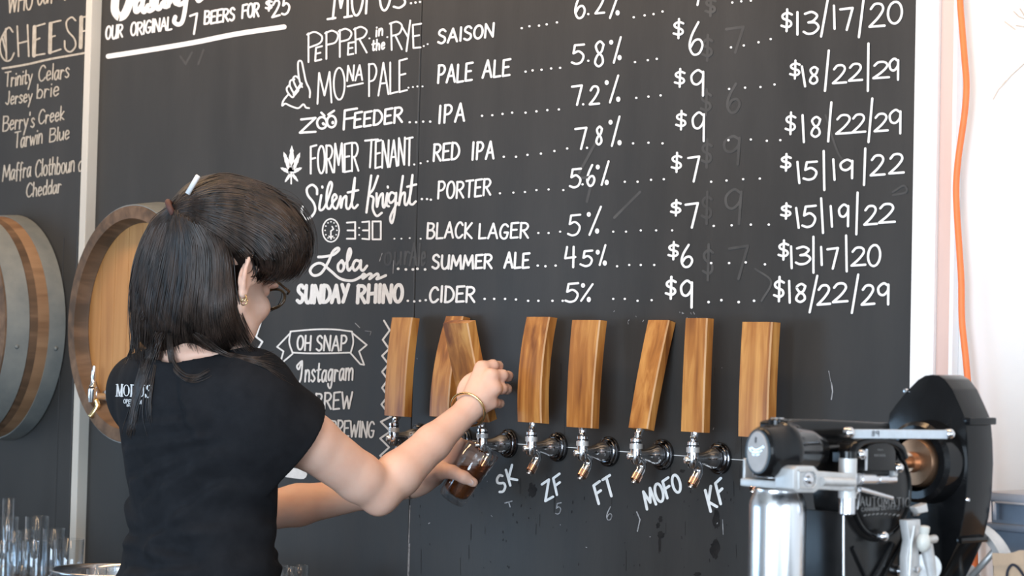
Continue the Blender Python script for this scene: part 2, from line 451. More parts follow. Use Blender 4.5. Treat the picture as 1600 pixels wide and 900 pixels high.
# ------------------------------------------------------------------ hand lettering (single-stroke alphabet)
def ring(cx, cy, rx, ry, a0=0, a1=360, n=12):
    return [(cx + rx * math.cos(math.radians(a0 + (a1 - a0) * k / n)), cy + ry * math.sin(math.radians(a0 + (a1 - a0) * k / n))) for k in range(n + 1)]
S_ = 's'
def sm(*p): return [S_] + list(p)
FONT = {
 'A': (.85, [[(0, 0), (.5, 1), (1, 0)], [(.2, .36), (.82, .36)]]),
 'B': (.75, [[(.05, 0), (.05, 1)], sm((.05, .98), (.7, .95), (.85, .76), (.6, .56), (.1, .52)), sm((.1, .52), (.75, .5), (1, .27), (.7, .02), (.05, 0))]),
 'C': (.75, [sm((.95, .82), (.7, .98), (.35, .93), (.05, .6), (.08, .25), (.35, .02), (.7, .04), (1, .2))]),
 'D': (.8, [[(.05, 0), (.05, 1)], sm((.02, .98), (.55, .93), (.95, .6), (.9, .25), (.5, .03), (.02, 0))]),
 'E': (.68, [[(1, 1), (.05, .97), (.05, 0), (1, .03)], [(.05, .52), (.8, .54)]]),
 'F': (.68, [[(1, 1), (.05, .96), (.05, 0)], [(.05, .52), (.8, .55)]]),
 'G': (.8, [sm((.92, .83), (.65, .98), (.3, .9), (.05, .55), (.12, .18), (.45, .0), (.8, .08), (.95, .42)), [(.95, .42), (.55, .42)]]),
 'H': (.78, [[(.05, 0), (.05, 1)], [(.95, 0), (.95, 1)], [(.05, .48), (.95, .52)]]),
 'I': (.18, [[(.5, 0), (.5, 1)]]),
 'J': (.6, [sm((.8, 1), (.8, .3), (.55, .0), (.1, .15))]),
 'K': (.75, [[(.05, 0), (.05, 1)], [(.9, 1), (.08, .45), (1, 0)]]),
 'L': (.65, [[(.05, 1), (.05, 0), (1, .03)]]),
 'M': (1.0, [[(.0, 0), (.12, 1), (.5, .25), (.86, 1), (1, 0)]]),
 'N': (.8, [[(.03, 0), (.05, 1), (.92, 0), (.95, 1)]]),
 'O': (.8, [sm(*ring(.5, .5, .48, .5, 100, 460))]),
 'P': (.7, [[(.05, 0), (.05, 1)], sm((.0, .98), (.65, .97), (.95, .75), (.65, .5), (.05, .45))]),
 'R': (.75, [[(.05, 0), (.05, 1)], sm((.0, .98), (.65, .97), (.92, .76), (.62, .53), (.1, .48)), [(.35, .49), (1, 0)]]),
 'S': (.7, [sm((.92, .85), (.6, 1), (.2, .92), (.12, .7), (.45, .54), (.85, .4), (.9, .15), (.5, .0), (.05, .12))]),
 'T': (.75, [[(0, .98), (1, 1)], [(.5, 1), (.5, 0)]]),
 'U': (.78, [sm((.05, 1), (.05, .35), (.25, .03), (.6, .02), (.9, .3), (.95, 1)), [(.95, 1), (.95, 0)]]),
 'V': (.8, [[(0, 1), (.5, 0), (1, 1)]]),
 'W': (1.1, [[(0, 1), (.25, 0), (.5, .75), (.75, 0), (1, 1)]]),
 'Y': (.75, [[(0, 1), (.5, .5)], [(1, 1), (.3, 0)]]),
 'Z': (.8, [[(.05, .97), (.95, 1), (.02, .02), (1, 0)]]),
 '0': (.75, [sm(*ring(.5, .5, .47, .5, 100, 460))]),
 '1': (.15, [[(.5, 0), (.5, 1)]]),
 '2': (.75, [sm((.05, .78), (.3, .98), (.7, .97), (.85, .75), (.55, .4), (.02, .03)), [(.02, .03), (1, .06)]]),
 '3': (.75, [sm((.05, .92), (.5, 1), (.85, .82), (.6, .58), (.3, .52)), sm((.3, .52), (.75, .5), (.98, .28), (.7, .04), (.3, .0), (.02, .1))]),
 '4': (.75, [[(.15, 1), (.02, .45), (.95, .5)], [(.75, 1), (.8, 0)]]),
 '5': (.75, [[(.95, 1), (.2, .97), (.12, .55)], sm((.12, .55), (.55, .65), (.95, .42), (.8, .1), (.4, .0), (.02, .08))]),
 '6': (.75, [sm((.6, 1), (.2, .6), (.08, .25), (.35, .0), (.75, .03), (.95, .27), (.75, .45), (.4, .42), (.15, .22))]),
 '7': (.75, [[(.02, .95), (.98, 1), (.6, 0)]]),
 '8': (.75, [sm((.85, .87), (.5, 1), (.15, .83), (.35, .58), (.75, .4), (.85, .15), (.5, .0), (.15, .15), (.3, .42), (.7, .6), (.85, .87))]),
 '9': (.75, [sm((.85, .9), (.5, 1), (.08, .8), (.15, .52), (.5, .45), (.85, .65), (.9, .93)), [(.9, .93), (.88, 0)]]),
 '$': (.55, [sm((.95, .76), (.55, .84), (.12, .74), (.2, .58), (.8, .45), (.9, .28), (.55, .18), (.02, .26)), [(.5, 0), (.52, 1)]]),
 '/': (.5, [[(0, 0), (1, 1)]]),
 '.': (.15, [[(.5, .03), (.5, .05)]]),
 "'": (.12, [[(.5, 1), (.4, .8)]]),
 ':': (.15, [[(.5, .25), (.5, .28)], [(.5, .7), (.5, .73)]]),
 '@': (1, [sm(*ring(.5, .4, .2, .2)), sm((.7, .6), (.72, .25), (.95, .3), (.9, .75), (.5, .95), (.05, .5), (.4, .0), (.8, .05))]),
 'a': (.55, [sm((.85, .5), (.5, .62), (.08, .4), (.15, .05), (.5, .03), (.85, .4)), sm((.87, .6), (.85, .15), (1, .02))]),
 'b': (.55, [[(.08, 1), (.08, 0)], sm((.08, .35), (.45, .62), (.92, .4), (.75, .03), (.3, 0), (.08, .15))]),
 'd': (.55, [[(.9, 1), (.9, 0)], sm((.9, .4), (.5, .6), (.08, .35), (.25, .0), (.65, .04), (.9, .25))]),
 'e': (.52, [sm((.1, .3), (.85, .38), (.7, .6), (.3, .58), (.06, .28), (.35, .0), (.9, .12))]),
 'f': (.4, [sm((1, .95), (.6, 1), (.4, .75), (.4, -.15)), [(.05, .5), (.85, .55)]]),
 'g': (.55, [sm((.85, .5), (.5, .62), (.08, .4), (.15, .08), (.5, .05), (.87, .45)), sm((.88, .6), (.85, -.1), (.6, -.4), (.2, -.3), (.1, -.15))]),
 'h': (.55, [[(.08, 1), (.08, 0)], sm((.08, .3), (.4, .6), (.8, .5), (.88, 0))]),
 'i': (.15, [[(.5, .58), (.5, 0)], [(.5, .82), (.52, .86)]]),
 'k': (.5, [[(.08, 1), (.08, 0)], [(.85, .58), (.1, .25), (.95, 0)]]),
 'l': (.15, [[(.5, 1), (.5, 0)]]),
 'm': (.85, [[(.04, .6), (.04, 0)], sm((.04, .35), (.25, .6), (.45, .5), (.47, 0)), sm((.47, .35), (.7, .6), (.93, .5), (.96, 0))]),
 'n': (.55, [[(.08, .6), (.08, 0)], sm((.08, .3), (.4, .6), (.82, .5), (.9, 0))]),
 'o': (.55, [sm(*ring(.5, .3, .45, .3, 100, 460))]),
 'r': (.42, [[(.1, .6), (.1, 0)], sm((.1, .3), (.45, .58), (.95, .52))]),
 's': (.48, [sm((.9, .5), (.5, .62), (.15, .48), (.5, .32), (.88, .16), (.5, 0), (.05, .08))]),
 't': (.42, [sm((.45, .95), (.42, .15), (.65, 0), (.95, .1)), [(.0, .6), (.95, .64)]]),
 'u': (.55, [sm((.05, .6), (.08, .15), (.4, 0), (.85, .25)), [(.88, .6), (.9, 0)]]),
 'w': (.75, [[(.02, .6), (.25, 0), (.5, .5), (.72, 0), (.98, .6)]]),
 'y': (.55, [[(.05, .6), (.48, .08)], [(.95, .6), (.15, -.4)]]),
 ' ': (.45, []),
}
def text_strokes(txt, x0, y0, x1, y1, h, slant=0.06, gap=0.22, jitter=0.03):
    """strokes (pixel polylines) of a line of writing between two baseline points, cap height h"""
    adv = []
    pos = 0.0
    for ch in txt:
        w_ = FONT[ch][0]
        adv.append((ch, pos, w_)); pos += w_ + (gap if ch != ' ' else 0.1)
    tot = pos - gap
    out = []
    bx, by = x1 - x0, y1 - y0
    L = math.hypot(bx, by)
    upx, upy = slant * h, -h
    for ch, p0, w_ in adv:
        j = random.uniform(-jitter, jitter); jr = random.uniform(-jitter, jitter)
        for st in FONT[ch][1]:
            smooth = st[0] == S_
            q = st[1:] if smooth else st
            pts = []
            for (u, v) in q:
                t = (p0 + u * w_) / tot
                vv = v * (1 + j)
                pts.append((x0 + bx * t + upx * (vv + jr * .5), y0 + by * t + upy * (vv + jr)))
            out.append(crom(pts, 5) if smooth else pts)
    return out
def stroke_px(bm, pts, w, mapf, rnd=True):
    """a round-ended brush stroke: pixel outline mapped onto a surface"""
    pts = [(float(a), float(b)) for a, b in pts]
    if len(pts) == 1: pts = pts * 2
    r = w / 2
    dirs = []
    for (ax, ay), (bx, by) in zip(pts[:-1], pts[1:]):
        L = math.hypot(bx - ax, by - ay)
        dirs.append(((bx - ax) / L, (by - ay) / L) if L > 1e-6 else None)
    def V(x, y): return bm.verts.new(mapf(x, y, (len(bm.faces) % 41) * 1.1e-5))
    left, right = [], []
    n = len(pts)
    sharp = []
    for i in range(n):
        ds = [d for d in (dirs[i - 1] if i > 0 else None, dirs[i] if i < n - 1 else None) if d]
        if not ds: d = (1, 0)
        else:
            d = (sum(q[0] for q in ds), sum(q[1] for q in ds)); L = math.hypot(*d)
            d = (d[0] / L, d[1] / L) if L > 1e-3 else ds[0]
        sharp.append(i in (0, n - 1) or len(ds) < 2 or (ds[0][0] * ds[1][0] + ds[0][1] * ds[1][1]) < 0.92)
        dirs_i = d
        left.append((pts[i], d)); right.append(d)
    for i in range(n - 1):
        d = dirs[i]
        if d is None: continue
        da = d if sharp[i] else left[i][1]; db = d if sharp[i + 1] else left[i + 1][1]
        (ax, ay), (bx, by) = pts[i], pts[i + 1]
        q = [V(ax - da[1] * r, ay + da[0] * r), V(bx - db[1] * r, by + db[0] * r), V(bx + db[1] * r, by - db[0] * r), V(ax + da[1] * r, ay - da[0] * r)]
        bm.faces.new(q)
    for i in range(n):
        if sharp[i]:
            (ax, ay) = pts[i]
            k = 10
            bm.faces.new([V(ax + r * math.cos(-2 * math.pi * j / k), ay + r * math.sin(-2 * math.pi * j / k)) for j in range(k)])
def on_wall(off=0.0006):
    return lambda x, y, e=0.0: W(x, y, off + e)
def orient_to(bm, d=(0, -1, 0)):
    d = Vector(d)
    bm.normal_update()
    for f in bm.faces:
        if f.normal.dot(d) < 0: f.normal_flip()
    return bm
LAYER = [0]
def lettering(name, strokes, m_=None, parent=None, w=3.6, off=None, label=None):
    """strokes: list of polylines, or (polyline, width)"""
    LAYER[0] += 1
    if off is None: off = 0.0005 + 0.000004 * LAYER[0]
    bm = B(); f = on_wall(off)
    for s in strokes:
        if isinstance(s, tuple) and isinstance(s[0], list): stroke_px(bm, s[0], s[1] * .92, f)
        else: stroke_px(bm, s, w * .92, f)
    orient_to(bm)
    return obj(name, bm, m_ or m_chalk, parent if parent is not None else board, label=label,
               kind='stuff' if name in ('drip_streaks', 'chalk_flecks', 'wiped_traces') else None)
def dots(*pp): return [[(x, y), (x + .4, y)] for x, y in pp]
def T(*a, **k): return text_strokes(*a, **k)
def line(*pp): return [list(pp)]
def S(*pp, sub=6): return [crom(pp, sub)]

# --- beer names -----------------------------------------------------------------
lettering('beer_name', T('MOFO', 520, 28, 610, 15, 62, gap=.2) + T('S', 614, 14, 634, 10, 30) + dots((642, 5), (649, 4), (656, 3)) + line((512, 30), (524, 28)) + line((538, 27), (550, 25)), w=3.8)
lettering('beer_name', line((482, 97), (482, 52)) + S((480, 54), (492, 50), (503, 57), (500, 67), (484, 74)) + T('E', 492, 95, 502, 93, 22) +
          line((510, 92), (510, 50)) + S((508, 52), (519, 48), (528, 54), (524, 66), (511, 70)) +
          line((531, 89), (531, 47)) + S((529, 49), (540, 45), (549, 51), (545, 61), (532, 65)) + T('E', 543, 86, 552, 85, 19) +
          line((556, 83), (555, 44)) + S((553, 46), (564, 42), (573, 48), (568, 58), (556, 62)) + line((562, 62), (573, 82)) +
          T('in', 587, 57, 598, 55, 17) + T('the', 581, 79, 601, 76, 16) + dots((577, 60), (605, 58)) +
          line((612, 78), (611, 36)) + S((609, 37), (620, 34), (628, 40), (624, 52), (613, 56)) + line((618, 56), (628, 77)) +
          line((629, 43), (637, 57)) + line((641, 32), (635, 80)) + line((658, 37), (645, 39), (646, 75), (657, 74)) + line((645, 57), (655, 55)) + dots((662, 72), (668, 69)), w=3.0)
lettering('beer_name', T('M', 496, 161, 518, 159, 49, slant=0) + S(*ring(530, 131, 8.5, 25, 100, 460)) + T('NA', 542, 127, 566, 125, 24) + line((543, 135), (567, 130)) +
          T('PALE', 576, 150, 636, 142, 50, gap=.12, slant=0) + dots((638, 137), (645, 136), (652, 135), (660, 135)), w=3.0)
lettering('hand_doodle', S((484, 152), (484, 141), (478, 127), (474, 108), (471, 96), (466, 97), (466, 112), (468, 126), (472, 136)) +
          S((468, 124), (462, 119), (458, 124), (464, 138), (468, 136)) + S((460, 124), (454, 126), (453, 134), (460, 146), (465, 141)) + S((453, 132), (448, 138), (450, 145), (457, 152), (461, 147)) +
          S((450, 148), (443, 157), (441, 165), (446, 162), (455, 166), (466, 169), (474, 163), (478, 168), (483, 169)) + [([(460, 147), (465, 141)], 6), ([(467, 137), (471, 131)], 5)], w=3.0)
lettering('beer_name', T('Z', 468, 208, 493, 206, 22) + S(*ring(503, 192, 7.5, 9)) + S(*ring(518, 190, 7, 9)) + [([(505, 193), (506, 194)], 5), ([(520, 191), (520, 192)], 5)] + line((502, 176), (507, 181)) + line((513, 179), (522, 173)) +
          T('F', 536, 202, 556, 200, 31) + T('EEDER', 553, 200, 628, 190, 23) + dots((640, 191), (650, 191), (661, 190), (672, 190)), w=3.8)
lettering('beer_name', T('FORMER', 485, 272, 560, 267, 44, gap=.14, slant=0) + T('T', 568, 262, 588, 261, 43) + T('ENANT', 586, 264, 644, 257, 42, gap=.16, slant=0.02) + dots((647, 257), (657, 255), (668, 252)), w=3.3)
c3 = lambda *pp: [(400 + x / 3.333, 230 + y / 3.333) for x, y in pp]
lettering('beer_name',
    S(*c3((318, 245), (316, 215), (292, 196), (266, 215), (270, 250), (300, 290), (308, 330), (285, 365), (255, 372), (238, 340), (242, 310))) +
    S(*c3((340, 250), (330, 318), (345, 326), (365, 295), (395, 205), (386, 182), (370, 230), (368, 305), (384, 320), (402, 285), (420, 262), (410, 245), (398, 265), (400, 305), (420, 318), (440, 258))) + line(*c3((345, 205), (346, 210))) +
    S(*c3((440, 256), (443, 315), (452, 272), (470, 256), (470, 310), (486, 318), (505, 260), (515, 160), (502, 250), (500, 300), (512, 318), (530, 300))) + line(*c3((478, 236), (532, 224))) +
    line(*c3((600, 148), (575, 340))) + S(*c3((635, 150), (612, 215), (590, 248), (612, 265), (608, 320), (628, 358), (655, 342))) +
    S(*c3((628, 240), (630, 310), (642, 262), (660, 242), (660, 300), (670, 310), (684, 240), (680, 298), (692, 308))) + line(*c3((686, 205), (687, 210))) +
    S(*c3((728, 245), (704, 236), (690, 265), (700, 290), (722, 272), (730, 240), (722, 340), (708, 395), (700, 362), (735, 290))) +
    S(*c3((765, 150), (745, 298), (756, 252), (775, 238), (774, 290), (786, 298), (805, 240), (815, 145), (803, 240), (800, 288), (815, 298), (832, 282))) + line(*c3((788, 206), (834, 194))) +
    dots((659, 311), (667, 311), (673, 312)), w=4.0)
lettering('clock_doodle', S(*ring(517, 360, 13, 18, 0, 360)) + line((517, 372), (517, 361), (521, 358), (519, 354)) + line((514, 369), (517, 372), (520, 369)) +
          dots(*[(517 + 9.3 * math.cos(k * math.pi / 6), 360 + 13.5 * math.sin(k * math.pi / 6)) for k in range(12)]), w=2.4)
lettering('beer_name', line((542, 348), (555, 347), (555, 373), (542, 373)) + line((543, 360), (555, 360)) + dots((561, 356), (561, 367)) + line((566, 347), (577, 346), (577, 374), (566, 373)) + line((567, 360), (577, 360)) +
          line((582, 346), (595, 346), (595, 374), (582, 374), (582, 346)) + dots((616, 373), (627, 373), (640, 372), (657, 373)), w=3.0)
lettering('beer_name',
    S(*c3((325, 572), (355, 570), (402, 560), (432, 535), (424, 525), (400, 545), (375, 600), (340, 655), (302, 668), (282, 645), (300, 615), (340, 605), (390, 645), (440, 685), (500, 695), (545, 675), (560, 660), (568, 668), (556, 684), (590, 660), (602, 666), (592, 686), (628, 660), (638, 670), (630, 687), (676, 668))) +
    S(*c3((448, 590), (428, 612), (430, 640), (446, 646), (458, 625), (452, 596), (444, 592), (456, 608), (466, 606))) + S(*c3((466, 606), (482, 585), (494, 550), (488, 528), (477, 560), (475, 620), (484, 642), (498, 625))) +
    S(*c3((542, 595), (518, 590), (504, 620), (515, 642), (538, 618), (546, 590), (545, 630), (558, 642), (578, 618))) + dots((622, 420), (634, 421), (645, 421), (652, 420), (664, 421)), w=4.6)
lettering('beer_name', T('SUNDAY', 464, 473, 543, 472, 27, gap=.24, jitter=.02) + T('RHINO', 558, 473, 628, 472, 27, gap=.26, jitter=.02), w=6.2)
lettering('leader_dots', dots((637, 470), (647, 471), (656, 470), (665, 469)), w=4)
# hop-like leaf doodle: seven slim leaflets
bm = B(); f = on_wall(0.00052)
for (tx, ty, wd) in ((456, 227, 4.5), (443, 237, 4), (469, 238, 4), (438, 262, 3.4), (472, 262, 3.4), (445, 285, 2.6), (466, 284, 2.6)):
    bx, by = 455, 270
    dx, dy = tx - bx, ty - by; L = math.hypot(dx, dy); nx, ny = -dy / L, dx / L
    prof = [(0, 1.0), (.25, .75), (.3, .95), (.5, .8), (.55, .98), (.75, .55), (.8, .7), (1, 0)]
    ps = [(bx + dx * t + nx * wd * q, by + dy * t + ny * wd * q) for t, q in prof] + [(bx + dx * t - nx * wd * q, by + dy * t - ny * wd * q) for t, q in reversed(prof[:-1])]
    bm.faces.new([bm.verts.new(f(x, y)) for x, y in ps])
stroke_px(bm, [(455, 270), (455, 287)], 2.4, f)
obj('leaf_doodle', orient_to(bm), m_chalk, board)

# --- styles ---------------------------------------------------------------------
lettering('beer_style', T('SAISON', 684, 68, 771, 57, 21) + dots((815, 44), (827, 41), (842, 40), (854, 38), (870, 35)), w=3.8)
lettering('beer_style', T('PALE', 684, 130, 737, 126, 27) + T('ALE', 754, 122, 796, 118, 26) + dots((821, 112), (832, 110), (846, 109), (861, 107), (875, 106)), w=3.8)
lettering('beer_style', T('IPA', 685, 192, 725, 188, 28, gap=.35) + dots((753, 181), (769, 180), (785, 178), (800, 176), (821, 176), (838, 174), (855, 172), (873, 171)), w=3.8)
lettering('beer_style', T('RED', 677, 251, 717, 249, 27) + T('IPA', 737, 249, 771, 247, 27, gap=.35) + dots((787, 245), (806, 245), (824, 242), (845, 240), (866, 236), (886, 232)), w=3.8)
lettering('beer_style', T('PORTER', 684, 311, 766, 305, 26) + dots((781, 302), (802, 301), (820, 300), (838, 297), (857, 296), (880, 297)), w=3.6)
lettering('beer_style', T('BLACK', 667, 372, 737, 372, 24) + T('LAGER', 748, 373, 825, 372, 23) + dots((841, 364), (857, 364), (875, 362)), w=3.6)
lettering('beer_style', T('SUMMER', 675, 420, 768, 419, 21) + T('ALE', 788, 419, 826, 418, 23) + dots((840, 415), (852, 416), (868, 415)), w=4)
lettering('beer_style', T('CIDER', 671, 472, 741, 472, 24) + dots((757, 467), (772, 467), (789, 467), (806, 468), (825, 470), (841, 470), (863, 470), (879, 470)), w=4)
# --- strengths ------------------------------------------------------------------
def pct(r1, s0, s1, r2, rr=3.0):
    return [(ring(r1[0], r1[1], rr * .6, rr * .8), 3.2), ([s0, s1], 3.6), (ring(r2[0], r2[1], rr * .6, rr * .9), 3.4)]
def num(ch, xl, xr_, top, base, sl=0.05): return T(ch, xl, base, xr_, base - (xr_ - xl) * .03, base - top, slant=sl, jitter=0)
lettering('strength', num('6', 897, 914, -12, 28) + dots((919, 22)) + num('2', 930, 944, -10, 22) + pct((950, -12), (953, 28), (968, -14), (965, 20)) + dots((990, 27), (1007, 24), (1021, 22), (1035, 18)), w=3.8)
lettering('strength', num('5', 893, 912, 70, 100) + dots((919, 95)) + num('8', 927, 944, 65, 104) + pct((955, 66), (959, 98), (970, 58), (968, 90)) + dots((992, 97), (1012, 94), (1026, 92)), w=3.8)
lettering('strength', num('7', 892, 908, 134, 164) + dots((911, 163)) + num('2', 921, 936, 135, 164) + pct((948, 129), (953, 160), (966, 118), (966, 155)) + dots((994, 153), (1013, 151), (1032, 149)), w=3.8)
lettering('strength', num('7', 897, 915, 200, 233) + dots((917, 231)) + num('8', 930, 941, 198, 226) + pct((954, 191), (956, 228), (968, 182), (968, 223)) + dots((989, 224), (1013, 223), (1035, 224)), w=3.8)
lettering('strength', num('5', 890, 907, 264, 293) + dots((910, 288)) + num('6', 916, 929, 258, 290) + pct((934, 261), (940, 289), (951, 252), (948, 285)) + dots((976, 284), (996, 284), (1017, 281), (1037, 280)), w=3.8)
lettering('strength', num('5', 887, 906, 336, 368) + pct((920, 335), (921, 367), (939, 323), (933, 361)) + dots((958, 362), (978, 362), (1001, 360), (1025, 360), (1050, 360)), w=3.6)
lettering('strength', num('4', 882, 899, 386, 418) + dots((907, 413)) + num('5', 909, 925, 392, 416) + pct((934, 394), (937, 414), (946, 383), (945, 411)) + dots((964, 416), (983, 414), (1001, 414), (1022, 414)), w=3.8)
lettering('strength', num('5', 883, 903, 443, 472) + pct((911, 446), (908, 470), (926, 444), (920, 468)) + dots((958, 467), (976, 467), (996, 470), (1018, 469)), w=3.8)
# --- glass prices ---------------------------------------------------------------
def dol(x, y, h, w_=16): return T('$', x - w_ / 2, y + h / 2, x + w_ / 2, y + h / 2 - .6, h, slant=.02, jitter=0)
lettering('glass_price', num('7', 1079, 1097, -40, 8) + dots((1144, 4), (1158, 2), (1173, 1)), w=3.8)
lettering('glass_price', dol(1060, 45, 30) + num('6', 1075, 1098, 35, 85) + dots((1142, 74), (1162, 71), (1185, 66), (1204, 61)), w=3.8)
lettering('glass_price', dol(1062, 122, 28) + num('9', 1079, 1101, 110, 150, 0) + dots((1139, 139), (1164, 137), (1188, 136), (1210, 132)), w=3.8)
lettering('glass_price', dol(1064, 188, 29) + num('9', 1081, 1102, 176, 221, 0) + dots((1138, 219), (1173, 218), (1198, 220), (1219, 219)), w=3.8)
lettering('glass_price', dol(1057, 254, 30) + num('7', 1073, 1091, 245, 284) + dots((1111, 284), (1135, 282), (1161, 280), (1187, 279)), w=3.8)
lettering('glass_price', dol(1056, 325, 24) + num('7', 1069, 1089, 318, 356) + dots((1115, 353), (1143, 352), (1173, 351), (1201, 351)), w=4.0)
lettering('glass_price', dol(1052, 392, 27) + num('6', 1063, 1082, 383, 417) + dots((1111, 411), (1139, 411), (1165, 410), (1195, 413)), w=4.0)
lettering('glass_price', dol(1048, 450, 34) + num('9', 1063, 1083, 439, 481, 0) + dots((1107, 472), (1127, 469), (1154, 472), (1178, 470)), w=4.4)
# --- jug prices -----------------------------------------------------------------
def L1(a, b_): return [([a, b_], 4.0)]
lettering('jug_price', dol(1229, 32, 34, 17) + L1((1246, 19), (1246, 54)) + num('3', 1255, 1279, 19, 53) + L1((1283, 57), (1294, -4)) + L1((1303, 9), (1304, 45)) + num('7', 1311, 1331, 13, 47) + L1((1342, 58), (1350, -6)) + num('2', 1358, 1382, 6, 43) + num('0', 1386, 1409, 3, 37), w=4)
lettering('jug_price', dol(1242, 109, 28) + L1((1253, 104), (1258, 135)) + num('8', 1263, 1279, 105, 131) + L1((1289, 142), (1295, 79)) + num('2', 1301, 1322, 102, 131) + num('2', 1326, 1347, 100, 127) + L1((1356, 142), (1357, 68)) + num('2', 1364, 1389, 97, 123) + num('9', 1389, 1405, 92, 125, 0), w=3.8)
lettering('jug_price', dol(1235, 193, 34) + L1((1254, 180), (1256, 222)) + num('8', 1265, 1283, 183, 214) + L1((1294, 221), (1299, 160)) + num('2', 1306, 1330, 180, 210) + num('2', 1331, 1352, 179, 208) + L1((1357, 222), (1363, 154)) + num('2', 1366, 1387, 178, 206) + num('9', 1389, 1409, 172, 209, 0), w=3.8)
lettering('jug_price', dol(1228, 254, 26) + L1((1246, 253), (1249, 286)) + num('5', 1255, 1276, 253, 281) + L1((1288, 297), (1287, 236)) + L1((1302, 249), (1304, 281)) + num('9', 1312, 1334, 250, 279, 0) + L1((1350, 289), (1352, 232)) + num('2', 1360, 1382, 243, 275) + num('2', 1389, 1412, 241, 272), w=4)
lettering('jug_price', dol(1228, 330, 24) + L1((1244, 325), (1248, 356)) + num('5', 1253, 1274, 322, 355) + L1((1286, 364), (1283, 310)) + L1((1298, 322), (1300, 354)) + num('9', 1310, 1327, 320, 354, 0) + L1((1338, 366), (1340, 301)) + num('2', 1350, 1370, 322, 352) + num('2', 1373, 1398, 319, 349), w=4)
lettering('jug_price', dol(1224, 391, 30) + L1((1236, 385), (1237, 419)) + num('3', 1243, 1266, 386, 413) + L1((1271, 426), (1271, 370)) + L1((1283, 386), (1284, 414)) + num('7', 1291, 1308, 388, 420) + L1((1323, 424), (1322, 368)) + num('2', 1330, 1352, 387, 416) + num('0', 1355, 1375, 383, 416), w=4)
lettering('jug_price', dol(1217, 452, 38) + L1((1233, 439), (1234, 473)) + num('8', 1241, 1260, 444, 472) + L1((1265, 488), (1277, 431)) + num('2', 1277, 1297, 446, 477) + num('2', 1301, 1324, 443, 473) + L1((1331, 489), (1341, 429)) + num('2', 1346, 1366, 446, 477) + num('9', 1371, 1390, 443, 476, 0), w=4.2)
# --- heading at top left of the menu board -----------------------------------------
c4 = lambda *pp: [(140 + x / 4.706, y / 4.706) for x, y in pp]
lettering('heading', [(crom(c4((195, -60), (185, 60), (200, 105), (225, 125), (262, 95), (300, 0), (320, -60)), 8), 14), (crom(c4((180, 30), (185, 85), (215, 135)), 6), 9)] +
    [(crom(c4((385, -20), (345, 10), (335, 70), (350, 85), (390, 30)), 6), 8), (crom(c4((400, -30), (385, 50), (400, 88), (430, 40)), 6), 8),
     (crom(c4((470, -30), (455, 20), (470, 60), (440, 80), (425, 70)), 6), 8), (crom(c4((505, -60), (490, 40), (510, 65), (540, 20)), 6), 8), (crom(c4((560, -30), (545, 40), (565, 50)), 6), 8),
     (crom(c4((590, -40), (580, 45)), 4), 7), (crom(c4((590, 20), (620, -30), (628, 20), (645, 30)), 6), 7),
     (crom(c4((700, -50), (660, -20), (655, 35), (700, 10), (715, -40), (700, 80), (680, 160), (650, 180), (622, 160), (630, 125)), 7), 7.5),
     (crom(c4((780, -20), (800, 10), (830, -10)), 5), 6)], w=8)
lettering('subheading', T('OUR', 165, 62, 191, 58, 20, gap=.2) + T('ORIGINAL', 204, 56, 268, 46, 20, gap=.16), w=3.2)
lettering('subheading', line((297, 25), (308, 21), (303, 53)) + T('BEERS', 319, 38, 366, 31, 20, gap=.18) + T('FOR', 378, 28, 404, 25, 21, gap=.15) + dol(420, 8, 18, 10) + T('25', 425, 27, 452, 21, 26, gap=.2), w=3.6)
lettering('underline', [(crom([(169, 88), (215, 81), (300, 67), (370, 53), (444, 42)], 5), 8.5)])
# --- social media block ---------------------------------------------------------
lettering('ribbon_banner', S((454, 518), (475, 516), (500, 514.5), (525, 515), (550, 518)) + S((457, 551), (480, 552), (510, 552), (548, 551)) + S((454, 518), (452, 535), (457, 551)) + S((550, 518), (552, 535), (548, 551)) +
          line((454, 520), (433, 542), (443, 549), (437, 570), (457, 553)) + line((550, 520), (573, 539), (561, 549), (569, 570), (563, 569), (548, 552)), w=2.8)
lettering('banner_words', T('OH', 464, 546, 485, 547, 22) + T('SNAP', 494, 548, 541, 548, 23), w=3.2)
lettering('handle_words', S((470, 565), (464, 572), (467, 577), (472, 564), (471, 585), (468, 597), (464, 599)) + T('nstagram', 476, 597, 551, 594, 30, gap=.16), w=3.0)
lettering('handle_words', T('MOBREW', 460, 641, 549, 639, 26), w=3.2)
lettering('handle_words', T('NBREWING', 506, 681, 584, 683, 25, gap=.16), w=3.0)
lettering('zigzag_border', line((600, 501), (609, 516), (598, 531), (608, 545), (597, 556), (607, 569), (597, 581), (606, 593), (597, 606), (606, 619), (596, 632), (606, 645), (611, 651), (595, 659), (610, 674), (594, 685), (608, 699), (594, 712), (606, 724)), w=3.2)
lettering('zigzag_border', line((407, 505), (400, 526), (410, 534), (402, 547), (408, 562)), w=3.2)
lettering('painted_disc', [([(449, 738), (472, 741)], 17)], w=9)
